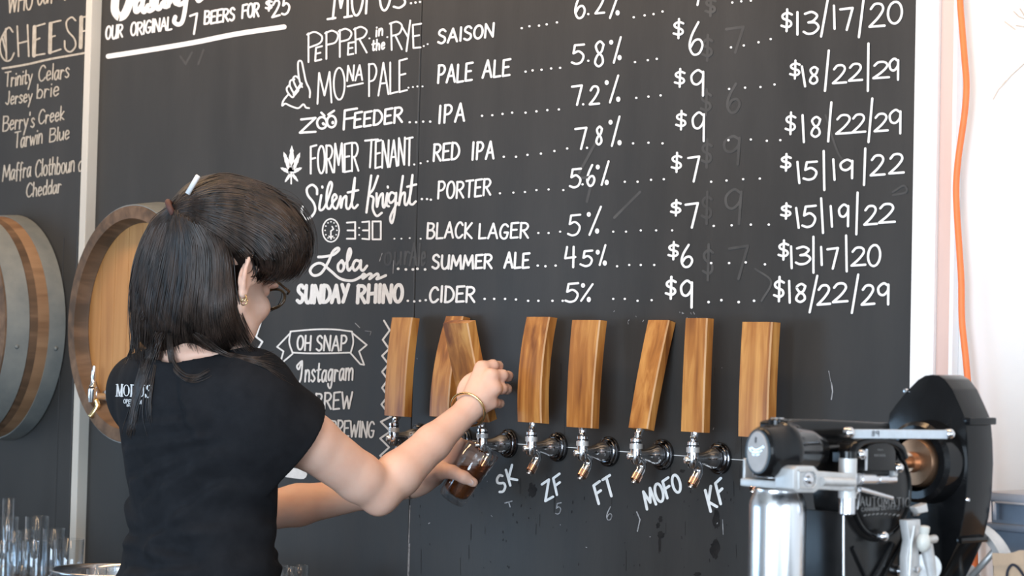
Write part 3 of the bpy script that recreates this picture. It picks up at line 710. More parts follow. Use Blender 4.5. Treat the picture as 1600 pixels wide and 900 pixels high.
# --- tap initials ---------------------------------------------------------------
lettering('tap_initials', T('SK', 781, 772, 808, 750, 24, slant=-.28, gap=.35, jitter=.02), w=4.2)
lettering('tap_initials', T('ZF', 852, 784, 880, 767, 27, slant=-.22, gap=.35, jitter=.02), w=4.2)
lettering('tap_initials', T('FT', 935, 787, 961, 772, 29, slant=-.28, gap=.3, jitter=.02), w=4.6)
lettering('tap_initials', T('MOFO', 1011, 796, 1066, 766, 27, slant=-.28, gap=.22, jitter=.02), w=4.6)
lettering('tap_initials', T('KF', 1110, 800, 1135, 781, 33, slant=-.26, gap=.4, jitter=.02), w=4.8)
lettering('faint_number', line((789, 786), (800, 783)) + line((795, 785), (797, 792)), m_faint, w=2, label='faint chalk remains')
lettering('faint_number', T('5', 868, 804, 876, 803, 17), m_faint, w=1.8)
lettering('faint_number', T('6', 947, 813, 956, 812, 20), m_faint, w=1.8)
# --- traces of wiped-off chalk ------------------------------------------------------
g = (T('7', 1132, 82, 1160, 80, 40) + dol(1105, 75, 40) + dol(1103, 160, 40) + T('6', 1134, 176, 1156, 175, 44) + dol(1104, 240, 44) + T('9', 1128, 256, 1156, 255, 44) +
     dol(1104, 325, 50) + T('9', 1130, 350, 1158, 350, 54) + dol(1106, 410, 56) + T('7', 1136, 436, 1166, 434, 50) + T('7', 905, 315, 925, 314, 40) + [[(960, 340), (1000, 300)], [(905, 270), (935, 215)]] + dol(1110, 10, 30))
lettering('wiped_traces', g, m_ghost, w=4.5, off=0.0003)
g = (T('our', 600, 415, 640, 412, 32, jitter=.02) + T('Ale', 640, 415, 664, 414, 34) + [crom([(1395, 300), (1412, 290), (1416, 300), (1395, 305)]), crom([(1290, 180), (1310, 240), (1330, 260)]), crom([(1180, 420), (1205, 440), (1190, 470)])] +
     [[(282, 88), (290, 100), (300, 82)], [(310, 100), (318, 78)]])
lettering('wiped_traces', g, m_ghost, w=3.5, off=0.0003)
# the thin white line that was ruled along the taps, the joint of the two sheets, scuffs and drips
lettering('ruled_line', line((700, 686), (813, 694), (889, 699), (968.7, 705.3), (1054, 711.3), (1144, 717.7), (1300, 728)), w=1.1, off=0.0004)
lettering('chipped_joint', line((640.6, 790), (638, 870), (637, 899)) + [([(640, 850), (638.5, 900)], 1.8)], m_faint, w=1.4, off=0.0004)
lettering('chipped_joint', line((658.5, 0), (655, 110), (651, 240), (647, 420), (644, 560)), m_ghost, w=1.1, off=0.0004)
def blob(px, py, rx, ry, seed):
    r_ = random.Random(seed); n = 22
    return [(px + rx * math.cos(2 * math.pi * k / n) * r_.uniform(.65, 1.15), py + ry * math.sin(2 * math.pi * k / n) * r_.uniform(.65, 1.15)) for k in range(n)]
for k, (px, py, rx, ry) in enumerate(((832, 766, 7, 12), (1032, 811, 3.5, 6), (1028, 821, 3.5, 5), (1033, 836, 6, 6), (1031, 850, 2.4, 16), (1119, 813, 6, 16), (1117, 858, 8, 16), (1090, 897, 6, 4), (1066, 736, 5, 3))):
    bm = B(); f = on_wall(0.0003 + k * 1e-6)
    bm.faces.new([bm.verts.new(f(x, y)) for x, y in blob(px, py, rx, ry, k)])
    obj('drip_stain', orient_to(bm), m_stain, board)
st = []
for k in range(60):
    x = random.uniform(655, 1160); y = random.uniform(750, 890)
    st.append(([(x, y), (x + random.uniform(-.6, .6), y + random.uniform(.5, 4))], random.uniform(.6, 1.7)))
for k in range(40):
    x = random.uniform(655, 1160); y = random.uniform(560, 890)
    st.append(([(x, y), (x + random.uniform(-.6, .6), y + random.uniform(10, 45))], random.uniform(.4, .8)))
lettering('drip_streaks', st, m_stain, w=1, off=0.00028)
st = []
for k in range(34):
    x = random.uniform(960, 1090) if k < 14 else random.uniform(640, 1180)
    y = random.uniform(485, 505) if k < 14 else random.uniform(560, 890)
    st.append(([(x, y), (x + random.uniform(-2, 2), y + random.uniform(-1.5, 3))], random.uniform(.7, 1.6)))
st += [([(995, 800), (1000, 812), (996, 830)], 2.0), ([(1129, 812), (1130, 835)], 1.2), ([(1299, 598), (1301, 612), (1299, 624)], 2.2), ([(1295, 580), (1298, 596)], 1.2), ([(555, 505), (562, 512)], 1.4), ([(570, 517), (580, 518), (578, 524)], .8), ([(615, 407), (614, 427)], 1.2), ([(597, 396), (593, 408)], 1.4)]
lettering('chalk_flecks', st, m_faint, w=1, off=0.0005)
# --- cheese board -----------------------------------------------------------------
kw = dict(parent=cheese_board, m_=m_chalk_dull)
lettering('heading', T('WHO', 12, 21, 50, 14, 34, gap=.16) + T('CUT', 58, 9, 84, 3, 34, gap=.14) + dots((101, 0)), w=2.6, **kw)
lettering('heading', S((20, 50), (14, 43), (6, 52), (0, 68), (2, 86), (9, 95), (17, 93), (22, 83)) + line((9, 45), (10, 93)) + line((4, 60), (9, 80)) + line((6, 52), (9, 66)) + line((27, 41), (29, 88)) + line((43, 39), (45, 88)) + line((28, 68), (44, 64)) +
    line((70, 37), (53, 42), (52, 87), (70, 84)) + [([(54, 42), (53, 87)], 6.5)] + line((54, 63), (62, 60)) + line((95, 32), (78, 36), (77, 83), (95, 77)) + [([(79, 37), (78, 82)], 6.5)] + line((79, 58), (86, 56)) +
    S((118, 32), (112, 27), (104, 34), (106, 48), (116, 60), (118, 72), (110, 81), (102, 76), (101, 64)) + [([(127, 27), (126, 74)], 6.5)] + line((128, 49), (134, 48)) + line((128, 27), (136, 26)), w=2.8, **kw)
lettering('underline', S((4, 107), (40, 101), (80, 92), (120, 85), (136, 82)), w=3.4, **kw)
for a in (('Trinity', 7, 136, 50, 130, 23), ('Celars', 60, 128, 108, 121, 24), ('Jersey', 8, 164, 50, 158, 20), ('brie', 57, 154, 92, 149, 22), ("Berry's", 4, 205, 54, 198, 24), ('Creek', 60, 195, 100, 187, 22),
          ('Tarwin', 22, 232, 66, 224, 25), ('Blue', 77, 222, 108, 216, 21), ('Maffra', 4, 283, 48, 276, 25), ('Clothboun', 55, 277, 116, 268, 27), ('d', 122, 267, 130, 266, 26), ('Cheddar', 41, 308, 95, 301, 22)):
    lettering('cheese_name', T(*a, gap=.12), w=2.2, **kw)
# --- thin brown strokes on the white wall --------------------------------------------------------
for k, ss in enumerate(([[(1552, 155), (1560, 140), (1568, 132), (1580, 118), (1600, 100)], [(1566, 133), (1572, 126)], [(1575, 124), (1580, 118)]], [[(1584, 18), (1592, 26), (1602, 30)], [(1588, 40), (1600, 42)], [(1570, 34), (1586, 46)], [(1594, 14), (1604, 30)]])):
    bm = B(); f = on_wall(-0.0115)
    for s in ss: stroke_px(bm, s, 1.6 if k == 0 else 2.2, f)
    obj('trim_%d' % (6 + k), orient_to(bm), m_wallmark, kind='structure')
# ------------------------------------------------------------------ the row of beer taps
def solve_off(px, py, x, lo=0.0, hi=0.4):
    for _ in range(40):
        m_ = 0.5 * (lo + hi)
        if W(px, py, m_).x < x: lo = m_     # towards the camera the point slides to +x
        else: hi = m_
    return 0.5 * (lo + hi)
def beer_tap(flange_px, bot, top, wpx, tpx, bow, label, spout=True):
    fx, fy = flange_px
    c = W(fx, fy, 0.0)
    sc_ = FPX / depth_of(c)
    t = thing('beer_tap', label, 'beer tap', (c.x, 0, c.z), group='beer taps on the chalkboard wall')
    ax = (0, -1, 0)
    bm = B(); add_lathe(bm, [(0, 0), (0, .0262), (.0035, .0264), (.0055, .0255), (.0065, .0235), (.0085, .0230), (.0100, .0215), (.0110, .0185), (.0130, .0178), (.0140, 0)], c, ax, 40)
    obj('flange', fix(bm), m_bflange, t, 'auto')
    bm = B(); add_lathe(bm, [(.012, 0), (.012, .0165), (.018, .0172), (.025, .0160), (.031, .0130), (.040, .0105), (.050, .0092), (.060, .0086), (.064, 0)], c, ax, 32)
    obj('shank', fix(bm), m_chrome, t, 'auto')
    ob = 0.064
    bc = c + Vector((0, -ob, 0))
    bm = B(); add_lathe(bm, [(-.015, 0), (-.015, .006), (-.011, .0092), (.000, .0100), (.008, .0095), (.0105, .0092), (.0105, .0105), (.0190, .0105), (.0190, .0088), (.0205, .0088), (.0205, .0082), (.0225, .0082), (.0225, .0098), (.0270, .0098), (.0285, .0080), (.0285, 0)], bc, (0, 0, 1), 28)
    body = obj('faucet_body', fix(bm), m_chrome, t, 'auto')
    bm = B(); add_lathe(bm, [(.0108, 0), (.0108, .0108), (.0187, .0108), (.0187, 0)], bc, (0, 0, 1), 28)
    obj('collar_band', fix(bm), m_cast_alu, body, 'auto')
    bm = B(); add_lathe(bm, [(.0203, 0), (.0203, .0092), (.0226, .0092), (.0226, 0)], bc, (0, 0, 1), 24)
    obj('seal_ring', fix(bm), m_rubber, body, 'auto')
    bm = B(); add_lathe(bm, [(.006, 0), (.006, .0064), (.0125, .0064), (.0145, .0050), (.0150, 0)], bc + Vector((0, 0, -.002)), (-.35, -.94, 0), 20)
    obj('body_cap', fix(bm), m_silver, body, 'auto')
    # spout: drops from under the body, swings back to the wall and forward again
    pts = crom([(c.x, -ob + .006, c.z - .006), (c.x, -ob + .013, c.z - .014), (c.x, -ob + .013, c.z - .022), (c.x, -ob + .006, c.z - .032), (c.x, -ob - .001, c.z - .042)], 5)
    bm = B(); add_tube(bm, pts, [.0086] * 6 + [.0080] * (len(pts) - 6), 18)
    sp = obj('spout', fix(bm), m_chrome, t, 'auto')
    a, b_ = Vector(pts[-8]), Vector(pts[-1]); d = (b_ - a).normalized()
    bm = B(); add_lathe(bm, [(0, 0), (.0, .0086), (.012, .0086), (.0125, .0079), (.0125, 0)], b_ - d * .012, d, 18)
    obj('spout_sleeve', fix(bm), m_copper, sp, 'auto')
    bm = B(); add_lathe(bm, [(0, 0), (0, .0035), (.003, .0035), (.003, .0025), (.005, .0048), (.0065, .0040), (.0075, 0)], b_, d, 14)
    obj('spout_tip', fix(bm), m_silver, sp, 'auto')
    # wooden handle: a curved piece of barrel stave
    ow = solve_off(bot[0], bot[1], c.x); tw = solve_off(top[0], top[1], c.x)
    pb, pt = W(bot[0], bot[1], ow), W(top[0], top[1], tw)
    fs = abs(math.cos(math.radians(45)))
    def pxm(pp, o):    # metres of wall-parallel width per pixel here
        q1, q2 = W(pp[0] - 5, pp[1], o), W(pp[0] + 5, pp[1], o); return (q2.x - q1.x) / 10
    wb, wt = wpx[0] * pxm(bot, ow), wpx[1] * pxm(top, tw)
    th = tpx / (FPX / depth_of(pb)) / 0.70
    bm = B(); rings = []; N = 10
    for k in range(N + 1):
        s = k / N
        p = pb.lerp(pt, s); bowv = bow * (4 * s * (1 - s))
        dy = (pt - pb); nrm = Vector((0, -dy.z, dy.y)).normalized()      # outward, towards the room
        if nrm.y > 0: nrm = -nrm
        p = p + nrm * bowv
        hw = 0.5 * (wb + (wt - wb) * s)
        back = p - nrm * th
        e = 0.0022
        rings.append([bm.verts.new(q) for q in (p + Vector((-hw, 0, 0)), p + Vector((hw - e, 0, 0)), p + Vector((hw, 0, 0)) - nrm * e, back + Vector((hw, 0, 0)), back + Vector((-hw, 0, 0)))])
    for A, Bq in zip(rings[:-1], rings[1:]):
        for k in range(5):
            f_ = bm.faces.new((A[k], A[(k + 1) % 5], Bq[(k + 1) % 5], Bq[k])); f_.material_index = 1 if k == 1 else 0  # the front right bevel carries the painted highlight
    bm.faces.new(list(reversed(rings[0]))); bm.faces.new(rings[-1])
    fix(bm)
    h_ = obj('handle', bm, [m_stave, m_stavehighlight], t, label='curved oak stave handle')
    # ferrule and lever between faucet and handle
    pc = pb - Vector((0, -1, 0)) * (th * 0.5) + Vector((0, 0, 0.001))
    base = bc + Vector((0, 0, .027))
    ax2 = pc - base; L = ax2.length
    bm = B(); add_lathe(bm, [(0, 0), (0, .0050), (L * .25, .0052), (L * .38, .0070), (L * .55, .0062), (L * .8, .0068), (L, .0074), (L, 0)], base, ax2, 20)
    obj('ferrule', fix(bm), m_chrome, t, 'auto')
    t['spx'] = 0
    del t['spx']
    return t, c
lab = 'tap with oak stave handle, '
beer_tap((656, 683), (615.5, 650), (628, 496), (30, 31), 11, .004, lab + 'leftmost, beside the white zigzag')
beer_tap((724, 688), (685.5, 651), (710, 494), (29, 26), 11, .009, lab + 'half hidden behind the pulled one')
sk, skc = beer_tap((795, 693), (745, 659), (711, 505), (38, 38), 12, .003, lab + 'pulled forward by the woman')
beer_tap((872, 698.5), (827, 660), (840.5, 495), (36.5, 35), 12, .008, lab + 'upright above the letters ZF')
beer_tap((952, 705.6), (904.5, 668), (915.5, 500), (39, 43), 11, .003, lab + 'upright above the letters FT')
beer_tap((1036, 710.3), (996.5, 669), (1029, 500), (29, 32), 11, .002, lab + 'leaning back above the word MOFO')
beer_tap((1125, 716.2), (1081, 675), (1088, 497), (34, 33), 11, .001, lab + 'upright above the letters KF')
beer_tap((1222, 722.5), (1176, 683), (1183, 503), (45, 46), 14, .002, lab + 'behind the black canning machine')

# ------------------------------------------------------------------ barrels set into the wall
def barrel(cx, cz, off, R, label, hoops=((.003, .066), (.122, .168)), head_turn=0, spigot=None, lenback=0.0):
    t = thing('oak_barrel', label, 'barrel', (cx, 0, cz), group='oak barrels mounted on the wall')
    c = Vector((cx, 0, cz)); ax = (0, -1, 0)
    n = 72
    def rad(o):                     # bulging side, o measured back from the rim
        s = min(1.0, o / 0.30); return R * (1 + 0.10 * (1 - (1 - s) ** 2))
    outer = [(off - o, rad(o)) for o in [0, .02, .05, .08, .12, .16, .20, .25, .30, .35, .40] if o < off - 0.003] + [(0.0025, rad(off))]
    prof = [(0.0025, 0)] + list(reversed(outer)) + [(off + .0005, R - .004), (off, R - .028), (off - .030, R - .034), (off - .032, R - .036), (off - .06, R - .036), (off - .06, 0)]
    bm = B(); add_lathe(bm, prof, c, ax, n)
    bm.faces.ensure_lookup_table()
    fix(bm)
    o = obj('staves', bm, [m_barrel, m_chime], t, 'auto')
    for p in o.data.polygons:
        if p.center.y < -(off - .075) : p.material_index = 1
    # recessed head of vertical boards
    hd = thing_part_head(c, off - .034, R - .0335, t)
    # steel hoops
    for (o0, o1) in hoops:
        if o1 > off: continue
        pr = [(off - o0, rad(o0) + .0003), (off - o0, rad(o0) + .0025), (off - (o0 + o1) / 2, rad((o0 + o1) / 2) + .0025), (off - o1, rad(o1) + .0025), (off - o1, rad(o1) + .0003)]
        bm = B(); add_lathe(bm, pr, c, ax, n); obj('hoop', fix(bm), m_hoop, t, 'auto')
        bm = B(); add_lathe(bm, [(0, 0), (0, .006), (.003, .004), (.0035, 0)], c + Vector((math.sin(1.75), 0, math.cos(1.75))) * (rad((o0 + o1) / 2) + .002) + Vector((0, -(off - (o0 + o1) / 2), 0)), (math.sin(1.75), 0, math.cos(1.75)), 10)
        obj('hoop_rivet', fix(bm), m_hoop, t, True)
    return t, c
def thing_part_head(c, off, R, t):
    bm = B(); nb = 8; w_ = 2 * R / nb
    for k in range(nb):
        xa_, xb_ = -R + k * w_ + .0006, -R + (k + 1) * w_ - .0006
        zs = []
        m_ = 6
        up = [(xa_ + (xb_ - xa_) * j / m_, math.sqrt(max(0, R * R - (xa_ + (xb_ - xa_) * j / m_) ** 2))) for j in range(m_ + 1)]
        poly = [(c.x + x, -off, c.z + z) for x, z in up] + [(c.x + x, -off, c.z - z) for x, z in reversed(up)]
        q = [poly[0]]
        for p in poly[1:]:
            if (Vector(p) - Vector(q[-1])).length > 1e-5: q.append(p)
        if (Vector(q[0]) - Vector(q[-1])).length < 1e-5: q.pop()
        add_prism(bm, q, (0, .022, 0))
    return obj('head', fix(bm), m_headw, t, label='orange-brown boarded barrel head')
# the barrel beside the woman
RB = 0.2635
bc_off = 0.11
bcen = W(198, 506, bc_off)
b1, b1c = barrel(bcen.x, bcen.z, bc_off, RB, 'oak barrel on the wall right of the white post, partly behind the woman')
# its little tap
sp0 = W(166, 620, bc_off - .034)
bm = B(); add_lathe(bm, [(-.004, 0), (-.004, .016), (.004, .015), (.006, .009), (.035, .008), (.04, 0)], sp0, (0, -1, 0), 20)
spg = obj('spigot', fix(bm), m_chrome, b1, 'auto')
bq = sp0 + Vector((0, -.036, 0))
bm = B(); add_lathe(bm, [(-.012, 0), (-.012, .008), (.004, .0105), (.018, .0105), (.020, .008), (.024, .0095), (.028, .006), (.040, .0052), (.046, .0065), (.070, .0038), (.072, 0)], bq, (.08, 0, 1), 20)
obj('spigot_lever', fix(bm), m_chrome, spg, 'auto')
bm = B(); add_tube(bm, crom([bq + Vector((.004, .006, -.006)), bq + Vector((.008, .01, -.02)), bq + Vector((.004, .004, -.034)), bq + Vector((0, -.004, -.046))], 5), .0062, 12)
obj('spigot_spout', fix(bm), m_gold, spg, True)
# the barrel at the far left
off2 = 0.152
b2, b2c = barrel(W(17, 507, 0).x, W(-70, 509, off2).z, off2, 0.264, 'oak barrel with broad grey hoops at the far left, cut by the picture edge', hoops=((.004, .058), (.108, .149)))
# ------------------------------------------------------------------ implicit surfaces -> smooth continuous meshes
class Field:
    def __init__(s, lo, hi, h):
        s.lo = np.array(lo, float); s.h = h
        s.n = np.ceil((np.array(hi, float) - s.lo) / h).astype(int) + 1
        s.D = np.full(tuple(s.n), 1.0, np.float32)
    def sub(s, lo, hi):
        a = np.maximum(0, np.floor((np.array(lo) - s.lo) / s.h).astype(int)); b = np.minimum(s.n, np.ceil((np.array(hi) - s.lo) / s.h).astype(int) + 1)
        if np.any(b <= a): return None
        sl = tuple(slice(a[i], b[i]) for i in range(3))
        ax = [(s.lo[i] + s.h * np.arange(a[i], b[i])).astype(np.float32) for i in range(3)]
        X, Y, Z = np.meshgrid(*ax, indexing='ij', sparse=True)
        return sl, X, Y, Z
    def union(s, d, sl, k):
        A = s.D[sl]
        if k <= 1e-6: s.D[sl] = np.minimum(A, d); return
        h = np.clip(0.5 + 0.5 * (A - d) / k, 0, 1)
        s.D[sl] = A * (1 - h) + d * h - k * h * (1 - h)
    def cut(s, d, sl, k):          # remove the inside of d
        A = s.D[sl]; d = -d
        if k <= 1e-6: s.D[sl] = np.maximum(A, d); return
        h = np.clip(0.5 - 0.5 * (A - d) / k, 0, 1)
        s.D[sl] = A * (1 - h) + d * h + k * h * (1 - h)
    # primitives -----------------------------------------------------------
    def cone(s, a, b, r1, r2, k=0.01, op='union'):
        a, b = np.array(a, float), np.array(b, float); m_ = max(r1, r2) + k + 3 * s.h
        q = s.sub(np.minimum(a, b) - m_, np.maximum(a, b) + m_)
        if q is None: return
        sl, X, Y, Z = q
        ab = b - a; L2 = float(ab @ ab) + 1e-12
        t = np.clip(((X - a[0]) * ab[0] + (Y - a[1]) * ab[1] + (Z - a[2]) * ab[2]) / L2, 0, 1)
        d = np.sqrt((X - a[0] - ab[0] * t) ** 2 + (Y - a[1] - ab[1] * t) ** 2 + (Z - a[2] - ab[2] * t) ** 2) - (r1 + (r2 - r1) * t)
        getattr(s, op)(d.astype(np.float32), sl, k)
    def chain(s, pts, rs, k=0.01, op='union'):
        for i in range(len(pts) - 1): s.cone(pts[i], pts[i + 1], rs[i], rs[i + 1], k, op)
    def ell(s, c, axes, r, k=0.01, op='union'):
        c = np.array(c, float); r = np.array(r, float); A = np.array([list(Vector(a).normalized()) for a in axes], float)
        ext = np.sqrt(((A * r[:, None]) ** 2).sum(0)) + k + 3 * s.h
        q = s.sub(c - ext, c + ext)
        if q is None: return
        sl, X, Y, Z = q
        x, y, z = X - c[0], Y - c[1], Z - c[2]
        u = [(x * A[i, 0] + y * A[i, 1] + z * A[i, 2]) / r[i] for i in range(3)]
        k0 = np.sqrt(u[0] ** 2 + u[1] ** 2 + u[2] ** 2) + 1e-9
        k1 = np.sqrt((u[0] / r[0]) ** 2 + (u[1] / r[1]) ** 2 + (u[2] / r[2]) ** 2) + 1e-9
        d = k0 * (k0 - 1.0) / k1
        getattr(s, op)(d.astype(np.float32), sl, k)
    def stack(s, zs, cx, cy, a, b, R, F, k=0.02, op='union', power=2.3, disp=None):
        """stack of superellipse slices along z; R, F horizontal unit axes"""
        zs = np.array(zs, float)
        o = np.argsort(zs); zs = zs[o]; cx, cy, a, b = [np.array(v, float)[o] for v in (cx, cy, a, b)]
        m_ = max(a.max(), b.max()) + k + 3 * s.h
        q = s.sub((cx.min() - m_, cy.min() - m_, zs[0] - k - 3 * s.h), (cx.max() + m_, cy.max() + m_, zs[-1] + k + 3 * s.h))
        if q is None: return
        sl, X, Y, Z = q
        zz = Z.ravel()
        def sp(v):
            pts = crom(list(zip(zs, v)), 8); pts = np.array(pts)
            return np.interp(zz, pts[:, 0], pts[:, 1]).astype(np.float32)[None, None, :]
        CX, CY, Aa, Bb = sp(cx), sp(cy), sp(a), sp(b)
        x = (X - CX) * R.x + (Y - CY) * R.y; y = (X - CX) * F.x + (Y - CY) * F.y
        e = (np.abs(x / Aa) ** power + np.abs(y / Bb) ** power) ** (1 / power)
        d = (e - 1) * np.minimum(Aa, Bb) * 0.9
        if disp is not None: d = d + disp(x, y, Z)
        cap = np.maximum(zs[0] - Z, Z - zs[-1])
        d = np.maximum(d, cap)
        getattr(s, op)(d.astype(np.float32), sl, k)
    def mesh(s, name, smooth_it=2):
        D = s.D; h = s.h
        neg = D < 0
        n = D.shape
        c = np.zeros((n[0] - 1, n[1] - 1, n[2] - 1), np.int8)
        for i in (0, 1):
            for j in (0, 1):
                for k in (0, 1):
                    c += neg[i:n[0] - 1 + i, j:n[1] - 1 + j, k:n[2] - 1 + k]
        act = (c > 0) & (c < 8)
        ids = np.full(act.shape, -1, np.int64)
        I = np.argwhere(act); ids[act] = np.arange(len(I))
        pos = np.zeros((len(I), 3)); cnt = np.zeros(len(I))
        corners = [(i, j, k) for i in (0, 1) for j in (0, 1) for k in (0, 1)]
        val = {cc: D[I[:, 0] + cc[0], I[:, 1] + cc[1], I[:, 2] + cc[2]] for cc in corners}
        for cc in corners:
            for ax in range(3):
                if cc[ax] == 0:
                    c2 = list(cc); c2[ax] = 1; c2 = tuple(c2)
                    v0, v1 = val[cc], val[c2]
                    m_ = (v0 < 0) != (v1 < 0)
                    t = np.where(m_, v0 / np.where(m_, v0 - v1, 1), 0)
                    p = np.array(cc, float)[None, :].repeat(len(I), 0); p[:, ax] = t
                    pos[m_] += p[m_]; cnt[m_] += 1
        pos = (pos / cnt[:, None] + I) * h + s.lo
        quads = []
        for ax in range(3):
            sl0 = [slice(None)] * 3; sl1 = [slice(None)] * 3
            sl0[ax] = slice(0, n[ax] - 1); sl1[ax] = slice(1, n[ax])
            a0, a1 = neg[tuple(sl0)], neg[tuple(sl1)]
            E = np.argwhere(a0 != a1)
            o1, o2 = (ax + 1) % 3, (ax + 2) % 3
            ok = (E[:, o1] > 0) & (E[:, o2] > 0) & (E[:, o1] < n[o1] - 1) & (E[:, o2] < n[o2] - 1)
            E = E[ok]
            def idx(d1, d2):
                q = E.copy(); q[:, o1] -= d1; q[:, o2] -= d2
                return ids[q[:, 0], q[:, 1], q[:, 2]]
            Q = np.stack([idx(1, 1), idx(0, 1), idx(0, 0), idx(1, 0)], 1)
            flip = ~a0[E[:, 0], E[:, 1], E[:, 2]]
            Q[flip] = Q[flip][:, ::-1]
            quads.append(Q)
        Q = np.concatenate(quads)
        Q = Q[(Q >= 0).all(1)]
        # light Laplacian smoothing of the grid steps
        if smooth_it:
            e = np.concatenate([Q[:, [0, 1]], Q[:, [1, 2]], Q[:, [2, 3]], Q[:, [3, 0]]])
            for it in range(smooth_it):
                for lam in (0.5, -0.48):
                    acc = np.zeros_like(pos); cn = np.zeros(len(pos))
                    for ax in range(3):
                        acc[:, ax] = np.bincount(e[:, 0], pos[e[:, 1], ax], len(pos)) + np.bincount(e[:, 1], pos[e[:, 0], ax], len(pos))
                    cn = np.bincount(e[:, 0], minlength=len(pos)) + np.bincount(e[:, 1], minlength=len(pos))
                    avg = acc / np.maximum(cn, 1)[:, None]
                    pos += lam * (avg - pos)
        me = bpy.data.meshes.new(name)
        me.vertices.add(len(pos)); me.vertices.foreach_set('co', pos.ravel())
        me.loops.add(Q.size); me.loops.foreach_set('vertex_index', Q.ravel().astype(np.int32))
        me.polygons.add(len(Q)); me.polygons.foreach_set('loop_start', np.arange(0, Q.size, 4, dtype=np.int32))
        try: me.polygons.foreach_set('loop_total', np.full(len(Q), 4, np.int32))
        except Exception: pass
        me.update(calc_edges=True); me.validate()
        return me
def bvh_of(me):
    return BVHTree.FromPolygons([v.co.copy() for v in me.vertices], [tuple(p.vertices) for p in me.polygons])

# ------------------------------------------------------------------ the woman: joints
YB = math.radians(4)                                # torso turned a little to her right
BF = Vector((math.sin(YB), math.cos(YB), 0)); BR = Vector((math.cos(YB), -math.sin(YB), 0)); UZ = Vector((0, 0, 1))
YH = math.radians(-13); PH = math.radians(22)         # head turned and bowed
_hf = Vector((math.sin(YH), math.cos(YH), 0)); HR = Vector((math.cos(YH), -math.sin(YH), 0))
HF = (_hf * math.cos(PH) - UZ * math.sin(PH)).normalized(); HU = (UZ * math.cos(PH) + _hf * math.sin(PH)).normalized()
TD = 3.42                                           # depth of the torso axis
r_sh, r_el, r_wr = P(394, 622, 3.32), P(592, 769, 3.47), W(726, 646, .155)
l_sh, l_el, l_wr = P(234, 612, 3.56), P(405, 800, 3.73), P(648, 757, 3.73)
head_c = P(336, 422, 3.345); HS = 1.10
def hp(r, f, u): return head_c + (HR * r + HF * f + HU * u) * HS
person = thing('person', 'woman with dark hair in a black t-shirt pulling a beer tap, seen from behind', 'person', (P(312, 850, TD).x, P(312, 850, TD).y, 0.0))

rows = [(545, 292, .060, .058), (562, 297, .118, .068), (590, 303, .158, .088), (640, 308, .172, .104), (700, 312, .164, .106), (760, 314, .152, .102), (820, 314, .146, .100), (880, 312, .150, .102)]
tz, tx, ty, ta, tb = [], [], [], [], []
for (py, px, a, b_) in rows:
    p = P(px, py, TD - (0.0 if py > 560 else 0.0)); tz.append(p.z); tx.append(p.x); ty.append(p.y); ta.append(a); tb.append(b_)
for dz, a, b_ in ((.93, .166, .115), (.84, .180, .122), (.76, .165, .115)):
    tz.append(dz); tx.append(tx[7]); ty.append(ty[7] - .005); ta.append(a); tb.append(b_)

HOFF = solve_off(738, 604, skc.x) + .019              # the palm lies on the front of the pulled handle
print('palm off', HOFF)
def hand_right(F, k=.006):
    # grips the tap handle from the front: back of the hand towards the room, fingers round the far edge
    wr = r_wr
    off = HOFF
    kn = [W(753, 575, off), W(767, 588, off), W(771, 607, off), W(766, 629, off)]
    for i, q in enumerate(kn):
        F.cone(wr.lerp(q, .12), q, .0180, (.0130, .0140, .0142, .0132)[i], .010)
    pa = (W(759, 597, off) - wr).normalized(); pb_ = (kn[0] - kn[3]); pb_ = (pb_ - pa * pb_.dot(pa)).normalized()
    F.ell(W(745, 612, off + .001), (pa, pb_, pa.cross(pb_)), (.042, .035, .0160), .010)
    seg = [(.024, .024, .018), (.026, .026, .020), (.022, .025, .020), (.016, .020, .016)]
    dirs = [Vector((.10, .97, .22)), Vector((.02, .99, .08)), Vector((-.16, .98, .0)), Vector((-.22, .97, -.06))]
    tips = []
    for i in range(4):
        a = kn[i]; d = dirs[i].normalized()
        p1 = a + d * seg[i][0]
        p2 = p1 + Vector((-.42, .90, -.06)).normalized() * seg[i][1]
        p3 = p2 + Vector((-.99, .05, -.06)).normalized() * seg[i][2]
        r = (.0092, .0095, .0090, .0078)[i]
        F.chain([a, p1, p2, p3], [r * 1.3, r * 1.04, r * .92, r * .78], .006)
        tips.append((a, p1, p2, p3))
    # thumb leaves the side of the palm and closes round the other edge of the handle
    b0 = W(730, 628, off - .004); b1 = W(729, 617, off - .030); b2 = W(738, 606, off - .058); b3 = W(753, 602, off - .066)
    F.chain([wr.lerp(b0, .5), b0, b1, b2, b3], [.014, .0125, .0108, .0094, .0080], .006)
    return tips
glass_base = W(705, 780, .098); glass_top = W(755, 701.5, .068)
gax = (glass_top - glass_base).normalized()
